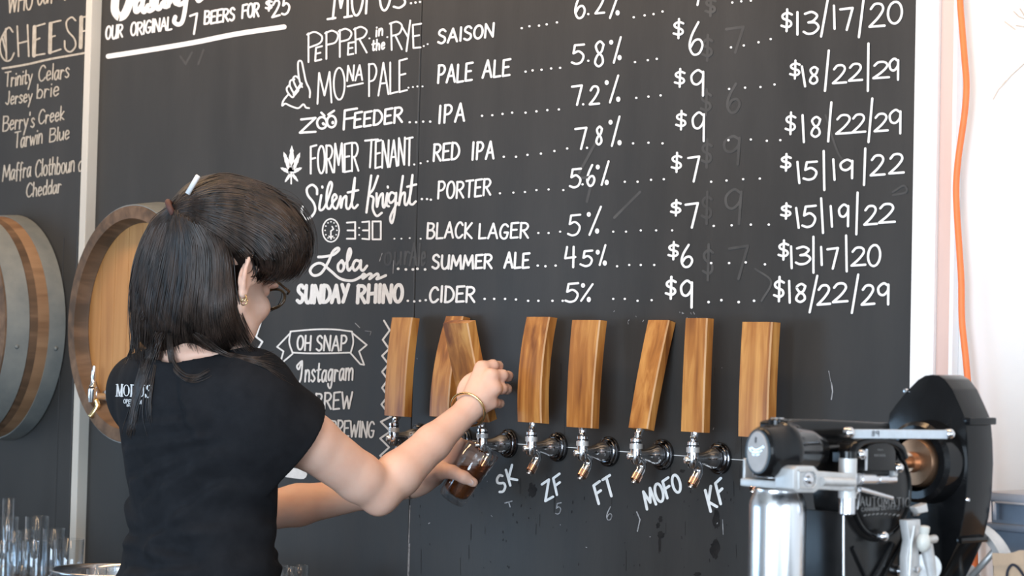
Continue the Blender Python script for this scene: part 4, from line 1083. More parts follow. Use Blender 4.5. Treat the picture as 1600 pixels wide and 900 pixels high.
def hand_left(F):
    wr = l_wr
    o = .105
    pal = W(676, 741, o)
    F.cone(wr, pal, .0205, .023, .012)
    g0 = glass_base
    side = (RGT * -1 - gax * (RGT * -1).dot(gax)).normalized()       # the side of the glass facing image left
    nearv = side.cross(gax).normalized()
    if nearv.dot(FWD) > 0: nearv = -nearv                            # towards the camera
    R_ = .0268
    def around(t, ang, ex):   # ang 0 = image-left side, + to the near side, - to the far side
        a = math.radians(ang); return g0 + gax * t + (side * math.cos(a) + nearv * math.sin(a)) * (R_ + t * .055 + ex)
    kn = []
    for i, t in enumerate((.092, .076, .060, .044)):
        q = around(t, -20, .013)
        F.cone(wr.lerp(pal, .4), q, .018, .012, .012)
        r = (.0086, .0090, .0086, .0074)[i]
        p1 = around(t + .003, -62, .0088); p2 = around(t + .004, -98, .0082); p3 = around(t + .004, -126, .0076)
        F.chain([q, p1, p2, p3], [r * 1.15, r, r * .92, r * .78], .003)
        kn.append(q)
    # the thumb lies across the near side
    t0 = around(.040, 20, .018); t1 = around(.051, 46, .0125); t2 = around(.056, 80, .0095); t3 = around(.056, 110, .0085)
    F.chain([wr.lerp(pal, .55) , t0, t1, t2, t3], [.018, .0150, .0118, .0105, .0088], .007)
    return t2, t3, nearv
# ------------------------------------------------------------------ body
lo = np.array([min(tx) - .30, min(ty) - .32, .80]); hi = np.array([max(r_wr.x, l_wr.x) + .17, -0.03, head_c.z + .2])
Fb = Field(lo, hi, .0036)
Fb.stack(tz, tx, ty, [v - .012 for v in ta], [v - .012 for v in tb], BR, BF, .02)
# shoulders, neck
nk0 = P(296, 562, TD - .005); nk1 = hp(0, -.004, -.052)
Fb.cone(nk0, nk1, .054, .047, .02)
Fb.cone(P(300, 590, TD), r_sh, .056, .046, .03); Fb.cone(P(292, 588, TD), l_sh, .054, .044, .03)
# right arm (near), with elbow point
Fb.chain([r_sh, r_sh.lerp(r_el, .45), r_el.lerp(r_sh, .16), r_el], [.047, .046, .041, .036], .012)
Fb.cone(r_el + Vector((0, 0, -.012)), r_el + Vector((.006, -.004, -.022)), .022, .013, .018)
Fb.chain([r_el, r_el.lerp(r_wr, .22), r_el.lerp(r_wr, .62), r_wr], [.036, .0385, .0310, .0235], .012)
# left arm (far)
Fb.chain([l_sh, l_sh.lerp(l_el, .5), l_el], [.046, .044, .037], .012)
Fb.chain([l_el, l_el.lerp(l_wr, .25), l_el.lerp(l_wr, .7), l_wr], [.036, .037, .028, .0225], .012)
tips = hand_right(Fb); th2, th3, gnear = hand_left(Fb)
# head: skull, jaw, face
AX = (HR, HF, HU)
Fb.ell(hp(0, -.012, .038), AX, (.074, .094, .082), .02)
Fb.ell(hp(0, .022, -.028), AX, (.064, .070, .078), .03)
Fb.ell(hp(0, .052, -.078), AX, (.040, .042, .034), .03)         # jaw and chin
Fb.ell(hp(0, .080, -.100), AX, (.017, .015, .015), .02)
for s in (-1, 1):
    Fb.cone(hp(.054 * s, .010, -.054), hp(.022 * s, .070, -.098), .018, .014, .025)     # jaw line
    Fb.ell(hp(.036 * s, .046, -.062), AX, (.026, .030, .034), .025)
    Fb.ell(hp(.040 * s, .066, -.030), AX, (.022, .022, .020), .022)                      # cheek
    Fb.ell(hp(.031 * s, .083, .000), AX, (.016, .012, .011), .006, 'cut')                # eye socket
    Fb.ell(hp(.031 * s, .084, .014), AX, (.022, .012, .006), .010)                       # brow
    Fb.ell(hp(.031 * s, .074, .000), AX, (.0145, .0135, .0125), .002)                    # lid over the eyeball
Fb.cone(hp(0, .086, .004), hp(0, .108, -.034), .0075, .0105, .012)                       # nose
for s in (-1, 1): Fb.ell(hp(.011 * s, .098, -.038), AX, (.008, .009, .007), .006)
Fb.ell(hp(0, .090, -.062), AX, (.022, .012, .006), .006); Fb.ell(hp(0, .088, -.074), AX, (.019, .012, .007), .006)
# ears with rim, bowl and lobe
for s in (-1, 1):
    e = lambda f, u, x=0: hp((.0750 + x * 1.15) * s, f * 1.2 - .002, u * 1.15 - .010)
    Fb.ell(e(-.006, -.004, .002), (HR, HF, HU), (.007, .017, .028), .004)
    rim = [e(.004, .006, .003), e(.006, .020, .007), e(-.004, .030, .009), e(-.016, .027, .011), e(-.021, .012, .012), e(-.018, -.006, .010), e(-.010, -.020, .006)]
    Fb.chain(rim, [.0038, .0042, .0044, .0044, .0042, .0040, .0048], .003)
    Fb.ell(e(-.004, -.026, .003), AX, (.006, .009, .010), .005)
    Fb.ell(e(-.005, .004, .011), AX, (.008, .008, .014), .003, 'cut')
    Fb.ell(e(.007, -.004, .004), AX, (.004, .004, .007), .003)
me_body = Fb.mesh('body', 2)
body = obj('body', me_body, m_skin, person, True)
bv_body = bvh_of(me_body)
print('body verts', len(me_body.vertices), 'shoulders', (r_sh - l_sh).length, 'upper', (r_el - r_sh).length, (l_el - l_sh).length, 'fore', (r_wr - r_el).length, (l_wr - l_el).length)

def eyes():
    for s in (-1, 1):
        bm = B(); c = hp(.031 * s, .0765, 0); add_lathe(bm, [(-.012, 0)] + [(-.012 * math.cos(a), .012 * math.sin(a)) for a in np.linspace(.15, math.pi - .15, 12)] + [(.012, 0)], c, HF, 20)
        o = obj('eye', fix(bm), m_eye, body, True)
eyes()
bm = B()
for u, r in ((-.062, .0045), (-.073, .0055)):
    add_tube(bm, crom([hp(-.021, .087, -.067), hp(-.010, .097, u + .001), hp(0, .100, u), hp(.010, .097, u + .001), hp(.021, .087, -.067)], 5), [.001] + [r] * 19 + [.001], 10)
obj('lips', fix(bm), m_lip, body, True)
# thumb nail on the near side
bm = B(); tq = th2.lerp(th3, .72) + gnear * .0083
td = (th3 - th2).normalized(); tw_ = td.cross(gnear).normalized()
add_lathe(bm, [(-.0006, .0), (-.0006, .0055), (.0006, .0048), (.0008, 0)], tq, gnear, 18)
for v in bm.verts: v.co = tq + td * ((v.co - tq).dot(td) * 1.35) + tw_ * (v.co - tq).dot(tw_) + gnear * (v.co - tq).dot(gnear)
obj('thumb_nail', fix(bm), mat('nail_pink', (.80, .58, .52), .25, noise=.03), body, True)

# ------------------------------------------------------------------ t-shirt
lo = np.array([min(tx) - .30, min(ty) - .32, .84]); hi = np.array([r_el.x + .12, max(ty) + .26, P(300, 520, TD).z])
Fs = Field(lo, hi, .0036)
def folds(x, y, Z):
    """drapery: creases running from the armpit and rolls at the waist (x to her right, y forward)"""
    z = Z
    def crease(px0, z0, px1, z1, w_, d_):      # soft groove / ridge along a line on the back
        L = math.hypot(px1 - px0, z1 - z0); ux, uz = (px1 - px0) / L, (z1 - z0) / L
        t = np.clip((x - px0) * ux + (z - z0) * uz, 0, L); dx = x - px0 - ux * t; dz = z - z0 - uz * t
        sgn = -ux * dz + uz * dx
        f = np.exp(-(dx * dx + dz * dz) / (w_ * w_)) * np.sin(np.clip(sgn / w_, -2.2, 2.2) * 1.4)
        return f * d_
    zt = P(300, 700, TD).z
    d = 0.0
    for q in ((.16, zt + .01, -.04, zt - .05, .013, .0055), (.16, zt + .0, .00, zt - .085, .015, .006), (.15, zt + .03, -.06, zt + .0, .012, .0045), (.12, zt + .055, -.05, zt + .04, .012, .0035),
              (.15, zt - .05, .02, zt - .15, .016, .006), (.13, zt - .12, -.08, zt - .155, .014, .005), (.10, zt - .165, -.10, zt - .15, .013, .0045), (.12, zt - .185, -.05, zt - .205, .012, .006), (-.02, zt - .12, -.12, zt - .09, .013, .004),
              (.10, zt + .11, .13, zt + .03, .011, .004)):
        d = d + crease(*q)
    d = d + .0018 * np.sin(z * 95 + x * 26 + 1.3 * np.sin(x * 21)) * np.clip((zt + .0 - z) / .12, 0, 1)
    d = d + .0015 * np.sin(x * 60 + z * 33 + 2 * np.sin(z * 18))
    return d
sz = [z for z in tz]; keep = [i for i in range(len(tz)) if tz[i] > .83]
ga = {0: -.002, 1: .004, 2: .006, 3: .006, 4: .004, 5: .004, 6: .006, 7: .010, 8: .010, 9: .008}
Fs.stack([tz[i] for i in keep], [tx[i] for i in keep], [ty[i] for i in keep], [ta[i] + ga.get(i, .006) for i in keep], [tb[i] + ga.get(i, .006) for i in keep], BR, BF, .02, disp=folds)
Fs.cone(P(302, 588, TD), P(392, 609, 3.33), .070, .061, .04); Fs.cone(P(392, 609, 3.33), r_sh, .061, .058, .03); Fs.cone(P(292, 586, TD), l_sh, .066, .060, .045)
Fs.cone(nk0 + Vector((0, 0, -.02)), P(297, 552, TD), .078, .066, .03)
# right sleeve: loose, hanging below the arm
sl_end = r_sh.lerp(r_el, .55)
Fs.chain([r_sh, r_sh.lerp(r_el, .30), sl_end], [.060, .058, .058], .03)
Fs.cone(r_sh.lerp(r_el, .06) + Vector((-.005, -.005, -.05)), sl_end + Vector((-.045, -.010, -.040)), .062, .056, .05)
Fs.cone(r_sh + Vector((-.01, -.01, -.06)), P(436, 722, 3.37), .048, .040, .03)
l_end = l_sh.lerp(l_el, .5)
Fs.chain([l_sh, l_end], [.064, .062], .04)
# cut the sleeve ends square and hollow them; open the neck
def halfspace(F, p, n, k=.004, only=None):
    q = F.sub(only[0], only[1]) if only else F.sub(F.lo, F.lo + F.h * F.n)
    sl, X, Y, Z = q
    d = -((X - p[0]) * n[0] + (Y - p[1]) * n[1] + (Z - p[2]) * n[2])
    F.cut((d + np.zeros_like(F.D[sl])).astype(np.float32), sl, k)
ad = (r_el - r_sh).normalized()
cutp = P(455, 699, 3.36)
cn = ad.copy()
box = (np.array(cutp) - .16, np.array(cutp) + .16)
q = Fs.sub(*box); sl, X, Y, Z = q
# only the sleeve: beyond the cut plane and outside the torso column
dpl = (X - cutp.x) * cn.x + (Y - cutp.y) * cn.y + (Z - cutp.z) * cn.z
xr_ = (X - tx[4]) * BR.x + (Y - ty[4]) * BR.y; yr_ = (X - tx[4]) * BF.x + (Y - ty[4]) * BF.y
tor = (np.sqrt((xr_ / (ta[4] + .008)) ** 2 + (yr_ / (tb[4] + .008)) ** 2) - 1) * tb[4]
Fs.cut(np.maximum(-dpl, -tor).astype(np.float32), sl, .004)
Fs.chain([r_sh.lerp(r_el, .26), r_sh.lerp(r_el, .36), r_sh.lerp(r_el, .9)], [.043, .050, .056], .004, 'cut')
adl = (l_el - l_sh).normalized()
Fs.chain([l_sh.lerp(l_el, .55), l_sh.lerp(l_el, 1.1)], [.075, .075], .004, 'cut')
# neckline
nkc = P(283, 533, TD - .02)
Fs.ell(nkc, (BR, BF, UZ), (.112, .085, .040), .006, 'cut')
Fs.cone(nk0 + Vector((0, 0, -.01)), nk1, .070, .068, .004, 'cut')
me_shirt = Fs.mesh('t_shirt', 2)
shirt = obj('t_shirt', me_shirt, m_shirt, person, True, label='black short-sleeved t-shirt')
bv_shirt = bvh_of(me_shirt)
def on_shirt(x, y, e=0.0):
    d = ray(x, y); L = d.length
    hit = (None,)
    for jx, jy in ((0, 0), (.13, .07), (-.11, .09), (.05, -.15), (.3, .2), (-.4, .3)):
        dj = ray(x + jx, y + jy)
        hit = bv_shirt.ray_cast(CAM, dj.normalized())
        if hit[0] is not None: break
    p = CAM + d * (depth_of(hit[0]) if hit[0] is not None else TD - .1)
    return p - d / L * (.0025 + e)
def decal(name, strokes, w, parent, m_):
    bm = B()
    def dense(q):
        out = [q[0]]
        for a, b_ in zip(q[:-1], q[1:]):
            m_ = max(1, int(math.hypot(b_[0] - a[0], b_[1] - a[1]) / 1.0))
            out += [(a[0] + (b_[0] - a[0]) * j / m_, a[1] + (b_[1] - a[1]) * j / m_) for j in range(1, m_ + 1)]
        return out
    for s in strokes:
        if isinstance(s, tuple): stroke_px(bm, dense(s[0]), s[1], on_shirt)
        else: stroke_px(bm, dense(s), w, on_shirt)
    orient_to(bm, -FWD)
    return obj(name, bm, m_, parent)
# chest-name print on the back of the shirt: MODUS / OPERANDI / BREWING
bold = [([(182.5, 619), (183.5, 601)], 2.2), ([(183.5, 601), (187, 618)], 2.6), ([(187, 618), (190.5, 601)], 1.2), ([(190.5, 601), (190, 619)], 2.8),
        ([(180.5, 619), (185, 619)], 1.2), ([(187.5, 619.3), (192, 619.3)], 1.2), ([(181.5, 600.8), (184.5, 600.8)], 1.2), ([(189.5, 600.8), (192.5, 600.8)], 1.2),
        (crom(ring(197.5, 610, 4.2, 8.5), 2), 1.2), ([(193.8, 606), (193.4, 610), (193.8, 614)], 2.2), ([(201.2, 606), (201.6, 610), (201.2, 614)], 2.2),
        ([(205.5, 601.5), (205, 619)], 2.6), (crom([(204, 601.3), (211, 602.5), (213.5, 610), (211, 618), (203.5, 619.3)], 4), 1.5),
        ([(217, 602), (216.5, 614)], 2.6), (crom([(216.5, 614), (219, 619.5), (223, 618), (224, 612), (224, 602)], 4), 1.3), ([(215, 602), (219, 602)], 1), ([(222.5, 602), (226, 602)], 1),
        (crom([(236.5, 606.5), (234.5, 602.2), (230.5, 603.5), (230, 607.5), (233.5, 611), (236, 614.5), (234, 620), (229.5, 620.5), (227.3, 616.5)], 4), 2.1), ([(236.8, 602.5), (236.5, 608)], 1), ([(227.2, 615.5), (227.2, 621)], 1)]
decal('back_print', bold + T('OPERANDI', 193, 630, 221, 631.5, 6.3, gap=.2, jitter=0) + [(s, .55) for s in T('BREWING', 198, 635, 215, 636, 3.2, gap=.2, jitter=0)], .9, shirt, m_print)

# ------------------------------------------------------------------ trousers and shoes (below the picture)
gz = person.location
ctr = Vector((tx[7], ty[7] - .005, 0))
Ft = Field((ctr.x - .24, ctr.y - .2, 0.05), (ctr.x + .24, ctr.y + .22, .96), .006)
Ft.stack([.90, .84, .76], [ctr.x] * 3, [ctr.y] * 3, [.165, .176, .165], [.116, .124, .118], BR, BF, .02)
feet = []
for s in (-1, 1):
    hp_ = ctr + BR * (.085 * s) + Vector((0, 0, .80)); kn_ = ctr + BR * (.095 * s) + BF * .02 + Vector((0, 0, .46)); an = ctr + BR * (.10 * s) - BF * .01 + Vector((0, 0, .07))
    Ft.chain([hp_, kn_, kn_.lerp(an, .35), an], [.092, .060, .058, .046], .03); feet.append(an)
me_t = Ft.mesh('trousers', 2)
obj('trousers', me_t, m_denim, person, True)
for an in feet:
    Fh = Field((an.x - .1, an.y - .12, -.01), (an.x + .12, an.y + .24, .12), .004)
    Fh.ell(Vector((an.x, an.y, .04)) + BF * .06, (BR, BF, UZ), (.044, .13, .040), .02)
    Fh.cone((an.x, an.y, .06), (an.x, an.y, .09), .042, .044, .03)
    q = Fh.sub((-50, -50, -50), (50, 50, 50)); Fh.cut((Z_ := q[3] - .002 + np.zeros_like(Fh.D)).astype(np.float32), q[0], .003)
    obj('shoe', Fh.mesh('shoe', 1), m_rubber, person, True)

# ------------------------------------------------------------------ accessories
def ring_mesh(c, axis, R, r, squash=1.0, n=40, m=10):
    u, v, a = basis(axis); bm = B(); pts = [Vector(c) + u * (R * math.cos(2 * math.pi * k / n)) + v * (R * squash * math.sin(2 * math.pi * k / n)) for k in range(n)]
    rs = []
    for k in range(n):
        d = (pts[k] - Vector(c)).normalized()
        rs.append([bm.verts.new(pts[k] + d * (r * math.cos(2 * math.pi * j / m)) + a * (r * math.sin(2 * math.pi * j / m))) for j in range(m)])
    for k in range(n):
        for j in range(m): bm.faces.new((rs[k][j], rs[k][(j + 1) % m], rs[(k + 1) % n][(j + 1) % m], rs[(k + 1) % n][j]))
    return fix(bm)
fa = (r_wr - r_el).normalized()
obj('bracelet', ring_mesh(r_wr + fa * .010 + Vector((0, -.001, .001)), (fa * .8 + FWD * .55).normalized(), .0325, .0022, .97), m_gold, person, True, label='thin gold bangle on the right wrist')
a, p1 = tips[2][0], tips[2][1]
obj('finger_ring', ring_mesh(a.lerp(p1, .55), (p1 - a), .0104, .0013), m_gold, person, True, label='gold finger ring')
lf = (l_wr - l_el).normalized()
obj('bracelet', ring_mesh(l_wr - lf * .012, lf, .0262, .0013), m_silver, person, True, label='thin silver bangle on the left wrist')
for dx, dz in ((0, 0), (.004, -.0035)):
    c = hp(.082, -.007 + dx, -.049 + dz)
    obj('earring', ring_mesh(c, HF, .0062, .0009, n=24, m=8), m_gold, person, True)
# glasses
gl = B()
for s in (-1, 1):
    cpts = [hp(.032 * s + .024 * math.cos(t), .101, -.002 + .0165 * math.sin(t)) for t in np.linspace(0, 2 * math.pi, 25)]
    add_tube(gl, cpts, .0024, 8, caps=False)
    add_tube(gl, [hp(.060 * s, .100, .006), hp(.069 * s, .092, .007), hp(.074 * s, .05, .008), hp(.076 * s, .0, .008)], .0023, 8)
add_tube(gl, crom([hp(-.009, .104, .004), hp(0, .107, .007), hp(.009, .104, .004)], 4), .0022, 8)
glasses = obj('eyeglasses', fix(gl), m_frame, person, True, label='dark tortoiseshell spectacles')
for s in (-1, 1):
    bm = B(); add_lathe(bm, [(-.0008, 0), (-.0008, .0225), (.0008, .0225), (.0008, 0)], hp(.032 * s, .101, -.002), HF, 28, squash=.8)
    obj('lens', fix(bm), m_glass, glasses)
# ------------------------------------------------------------------ hair
CA = (RGT, -UPV, FWD)
def pe(px, py, d, rx, ry, rd, tilt=0):
    c = P(px, py, d); s = d / FPX; t = math.radians(tilt)
    ax = (RGT * math.cos(t) - UPV * math.sin(t), -UPV * math.cos(t) - RGT * math.sin(t), FWD)
    return c, ax, (rx * s, ry * s, rd)
c_ = P(340, 430, 3.36)
Fh = Field((c_.x - .24, c_.y - .24, P(300, 580, 3.4).z), (c_.x + .24, c_.y + .24, P(300, 255, 3.3).z), .0036)
def HE(*a, k=.03, op='union', **kw):
    c, ax, r = pe(*a, **kw); Fh.ell(c, ax, r, k, op)
HE(366, 350, 3.36, 98, 76, .098, tilt=18)
HE(335, 352, 3.37, 64, 62, .095)
HE(440, 385, 3.33, 44, 52, .070, tilt=10)
HE(292, 430, 3.39, 82, 112, .095)
HE(345, 470, 3.355, 40, 76, .080)
HE(325, 450, 3.36, 62, 92, .092)
HE(250, 470, 3.42, 42, 82, .070)
HE(300, 505, 3.39, 78, 50, .070)
HE(352, 482, 3.325, 28, 60, .062)
# free the face and the ear on the near side
HE(412, 486, 3.30, 42, 64, .11, k=.006, op='cut', tilt=-8)
HE(383, 438, 3.22, 18, 34, .076, k=.008, op='cut')
HE(425, 500, 3.36, 40, 55, .2, k=.006, op='cut')
me_hair = Fh.mesh('hair', 2)
hair = obj('hair', me_hair, m_hair, person, True, label='dark brown half-tied hair')
bv_hair = bvh_of(me_hair)
def surf_depth(px, py, dflt):
    d = ray(px, py); L = d.length
    h = bv_hair.ray_cast(CAM, d / L)
    h2 = bv_shirt.ray_cast(CAM, d / L); h3 = bv_body.ray_cast(CAM, d / L)
    ds = [depth_of(q[0]) for q in (h, h2, h3) if q[0] is not None]
    return min(ds) if ds else None
def strands(name, guides, n, m_, r=(.0012, .00022), jit=6.0, lift=.003, k=12, tail=0.0, dflt=3.35, parent=None, label=None, head=0.0):
    """locks between guide curves (pixel paths, same number of points); they lie on what is underneath"""
    bm = B()
    G = [np.array(g, float) for g in guides]
    for i in range(n):
        t = random.random() * (len(G) - 1); a = int(t); f = t - a
        a2 = min(a + 1, len(G) - 1)
        q = G[a] * (1 - f) + G[a2] * f
        w = np.linspace(.5, 1.0, len(q))[:, None]
        off = rng.normal(0, jit * .5, 2)
        q = q + off * w + rng.normal(0, jit * .14, q.shape) * w
        pts2 = crom([tuple(p) for p in q], max(2, int(k / (len(q) - 1)) + 1))
        if head: pts2 = pts2[int(len(pts2) * random.uniform(0, head)):]
        if tail: pts2 = pts2[:max(4, int(len(pts2) * random.uniform(1 - tail, 1)))]
        ds = [surf_depth(x, y, dflt) for x, y in pts2]
        good = [(j, d) for j, d in enumerate(ds) if d is not None]
        if good:
            ji = [g[0] for g in good]; dv = [g[1] for g in good]
            ds = np.interp(range(len(pts2)), ji, dv)
        else: ds = np.full(len(pts2), dflt)
        # smooth the depth run and keep it on top
        d2 = ds.copy()
        for _ in range(3): d2[1:-1] = (d2[:-2] + 2 * d2[1:-1] + d2[2:]) / 4
        d2 = np.minimum(d2, ds + .004)
        lf = lift * random.uniform(.4, 1.5)
        P3 = [P(x, y, d - lf) for (x, y), d in zip(pts2, d2)]
        r0 = r[0] * random.uniform(.6, 1.5)
        L = len(P3)
        rad = [r0 * (1 - (j / (L - 1)) ** 1.8) + r[1] * (j / (L - 1)) ** 1.8 for j in range(L)]
        add_tube(bm, P3, rad, 4, caps=False)
    return obj(name, fix(bm), m_, parent or hair, True, label=label)
# swept back from the fringe over the crown to the tie
top = [[(478, 352), (440, 305), (395, 283), (345, 276), (300, 296), (272, 322)],
       [(482, 372), (440, 325), (390, 302), (340, 296), (300, 308), (271, 324)],
       [(478, 395), (440, 350), (390, 325), (340, 318), (300, 318), (270, 326)],
       [(450, 405), (420, 372), (380, 350), (340, 338), (300, 328), (270, 328)],
       [(405, 405), (385, 385), (360, 366), (330, 350), (298, 336), (269, 330)],
       [(372, 400), (360, 388), (345, 374), (322, 358), (295, 341), (269, 331)]]
strands('swept_back_locks', top, 460, m_hair2, jit=7, head=.25)
fringe = [[(395, 290), (445, 312), (478, 350), (486, 385), (478, 415), (462, 436)],
          [(385, 305), (430, 335), (462, 372), (470, 405), (458, 428), (446, 441)],
          [(380, 325), (420, 358), (445, 390), (448, 415), (438, 432), (424, 441)],
          [(376, 345), (405, 375), (422, 400), (424, 420), (416, 434), (405, 438)],
          [(372, 365), (388, 388), (398, 405), (402, 420), (400, 432), (392, 436)]]
strands('fringe_locks', fringe, 320, m_hair2, jit=8, tail=.12, head=.45)
hang = [[(266, 328), (238, 350), (217, 400), (205, 460), (207, 525), (212, 578)],
        [(268, 330), (252, 360), (236, 410), (224, 470), (219, 532), (222, 582)],
        [(270, 332), (268, 370), (258, 420), (248, 475), (242, 528), (240, 576)],
        [(278, 338), (286, 380), (284, 430), (276, 480), (272, 520), (278, 552)],
        [(296, 346), (312, 385), (312, 435), (306, 485), (308, 525), (320, 553)],
        [(318, 356), (336, 392), (338, 440), (338, 490), (346, 530), (360, 553)],
        [(343, 376), (351, 402), (354, 445), (360, 490), (376, 530), (394, 552)],
        [(354, 390), (359, 415), (363, 455), (371, 495), (387, 530), (402, 548)]]
strands('hanging_locks', hang, 1000, m_hair2, jit=9, tail=.20)
# long wisps over the shirt
w1 = [[(240, 520), (222, 560), (211, 600), (204, 640), (199, 668), (196, 686)],
      [(256, 520), (238, 565), (224, 605), (214, 640), (208, 668), (205, 684)]]
strands('wisps', w1, 75, m_hair2, jit=7, tail=.3)
w2 = [[(246, 530), (234, 570), (226, 610), (222, 645), (226, 670), (232, 690)], [(254, 535), (245, 575), (240, 605), (238, 625), (238, 640), (239, 650)]]
strands('wisps', w2, 9, m_hair2, jit=3, tail=.2)
w3 = [[(262, 520), (266, 565), (282, 590), (302, 596), (320, 590), (332, 582)], [(270, 520), (272, 560), (288, 582), (305, 586), (320, 580), (330, 576)]]
strands('wisps', w3, 14, m_hair2, jit=4, tail=.15)
w4 = [[(300, 520), (330, 545), (365, 556), (395, 556), (420, 548), (440, 545)], [(320, 525), (350, 548), (385, 562), (415, 575), (440, 596), (465, 612)]]
strands('wisps', w4, 30, m_hair2, jit=5, tail=.25)
w5 = [[(228, 500), (212, 535), (200, 560), (190, 575)], [(212, 450), (206, 500), (207, 540), (196, 570)]]
strands('wisps', w5, 14, m_hair2, jit=5, tail=.2)
# flyaway hairs at the crown and forehead
w6 = [[(400, 290), (455, 300), (486, 340), (493, 385)], [(420, 300), (470, 330), (490, 370), (488, 400)]]
strands('wisps', w6, 12, m_hair2, r=(.0005, .0003), jit=5)
# hair tie and the white stick pushed through the hair
p0 = P(267, 327, surf_depth(272, 328, 3.4) or 3.4)
obj('hair_tie', ring_mesh(p0 + FWD * .01, (RGT * .8 + UPV * .4).normalized(), .014, .005, n=24, m=8), mat('brown_elastic', (.10, .04, .03), .6, noise=.1), hair, True)
d0 = (surf_depth(302, 305, 3.36) or 3.36) - .004
bm = B(); add_tube(bm, [P(293, 303, d0), P(309, 275.5, d0), P(310, 274, d0)], [.0042, .0042, .0030], 14)
stick = obj('hair_stick', fix(bm), m_print, hair, True, label='white hair stick')
# ------------------------------------------------------------------ the glass being filled
def glass_profile(R0, R1, H, wall=.0022, base=.010, foot=0.0):
    return [(0, 0), (0, R0 * .92), (.002, R0), (H * .5, (R0 + R1) / 2), (H, R1), (H + .0006, R1 - wall * .5), (H, R1 - wall), (H * .5, (R0 + R1) / 2 - wall), (base + .004, R0 - wall), (base, R0 - wall - .004), (base, 0)]
HG = (glass_top - glass_base).length
R0g, R1g = .0255, .0325
beer_glass = thing('beer_glass', 'tilted glass of dark beer held under the tap by the left hand', 'glass', glass_base)
bm = B(); add_lathe(bm, glass_profile(R0g, R1g, HG, base=.012), glass_base, gax, 48)
obj('glass_wall', fix(bm), m_thin, beer_glass, True)
bm = B(); add_lathe(bm, [(.0125, 0), (.0125, R0g - .0062), (.0165, R0g - .0018), (HG * .5, (R0g + R1g) / 2 - .0018), (HG, R1g - .0018), (HG, 0)], glass_base, gax, 48)
lvl = glass_base + gax * HG * .68
cutres = bmesh.ops.bisect_plane(bm, geom=bm.verts[:] + bm.edges[:] + bm.faces[:], plane_co=lvl, plane_no=(0, 0, 1), clear_outer=True)
edges = [e for e in bm.edges if len(e.link_faces) == 1]
bmesh.ops.holes_fill(bm, edges=edges)
obj('beer', fix(bm), m_beer, beer_glass, label='dark brown beer')
# ------------------------------------------------------------------ glasses on the back counter at the left
CZ = 0.80
def Zp(px, py, z):
    r = ray(px, py); t = (z - CAM.z) / r.z
    return CAM + r * t
def Xp(px, py, x):
    r = ray(px, py); t = (x - CAM.x) / r.x
    return CAM + r * t
# counters: a wide one at the left, a narrow ledge under the taps, a bench at the right
lx1 = Zp(196, 930, CZ).x
bm = B(); add_box(bm, (XL + 0.4, -0.80, CZ - .04), (-3.20, -0.004, CZ)); add_box(bm, (XL + .45, -.74, 0), (-3.26, -.01, CZ - .04))
ct = obj('back_counter', bevel(fix(bm), .004), m_counter); tag(ct, 'dark counter under the far left barrel carrying the glasses', 'counter')
GL = [  # px, py of the rim centre, rim height above the counter, radius, beer dregs, what tells it apart
 (14, 779, .190, .0150, False, 'slimmest and tallest tasting glass, standing at the back left'),
 (12, 808, .165, .0250, False, 'tall empty tasting glass in front of the slimmest one at the picture edge'),
 (58, 807, .165, .0265, True, 'tall tasting glass standing at the back, second from the white post'),
 (85, 826, .145, .0255, True, 'tasting glass with red-brown dregs just left of the white post'),
 (41, 828, .140, .0180, True, 'slim tasting glass between two tall ones at the back'),
 (22, 831, .135, .0180, True, 'slim tasting glass with dregs near the left picture edge'),
 (54, 845, .120, .0270, True, 'tasting glass with dregs in the middle of the group'),
 (108, 843, .132, .0330, False, 'widest tasting glass, standing in front of the white post'),
 (3, 846, .120, .0230, False, 'tasting glass cut by the left picture edge, with a bright rim'),
]
for (px, py, h_, R, dr, lb) in GL:
    top = Zp(px, py, CZ + h_)
    t = thing('tasting_glass', lb, 'glass', (top.x, top.y, CZ), 'tasting glasses on the back counter')
    base = Vector((top.x, top.y, CZ))
    bm = B(); add_lathe(bm, glass_profile(R * .88, R, h_, wall=.0016, base=.009), base, (0, 0, 1), 32)
    obj('glass_wall', fix(bm), m_thin, t, True)
    if dr:
        bm = B(); add_lathe(bm, [(.0095, 0), (.0095, R * .88 - .0062), (.040, R * .90 - .0012), (.040, 0)], base, (0, 0, 1), 28)
        obj('dregs', fix(bm), m_beerthin, t, True)
for k, (px, lb) in enumerate(((5, 'short front glass at the left picture edge'), (36, 'short front glass with dregs, second from the left edge'), (67, 'short front glass, third from the left edge'))):
    top = Zp(px, 884 + k, CZ + .105)
    base = Vector((top.x, top.y, CZ)); R = .0205
    t = thing('tasting_glass', lb, 'glass', base, 'tasting glasses on the back counter')
    bm = B(); add_lathe(bm, glass_profile(R * .88, R, .105, wall=.0016, base=.009), base, (0, 0, 1), 32)
    obj('glass_wall', fix(bm), m_thin, t, True)
    if k == 1:
        bm = B(); add_lathe(bm, [(.0095, 0), (.0095, R * .88 - .0062), (.040, R * .90 - .0012), (.040, 0)], base, (0, 0, 1), 28)
        obj('dregs', fix(bm), m_beerthin, t, True)
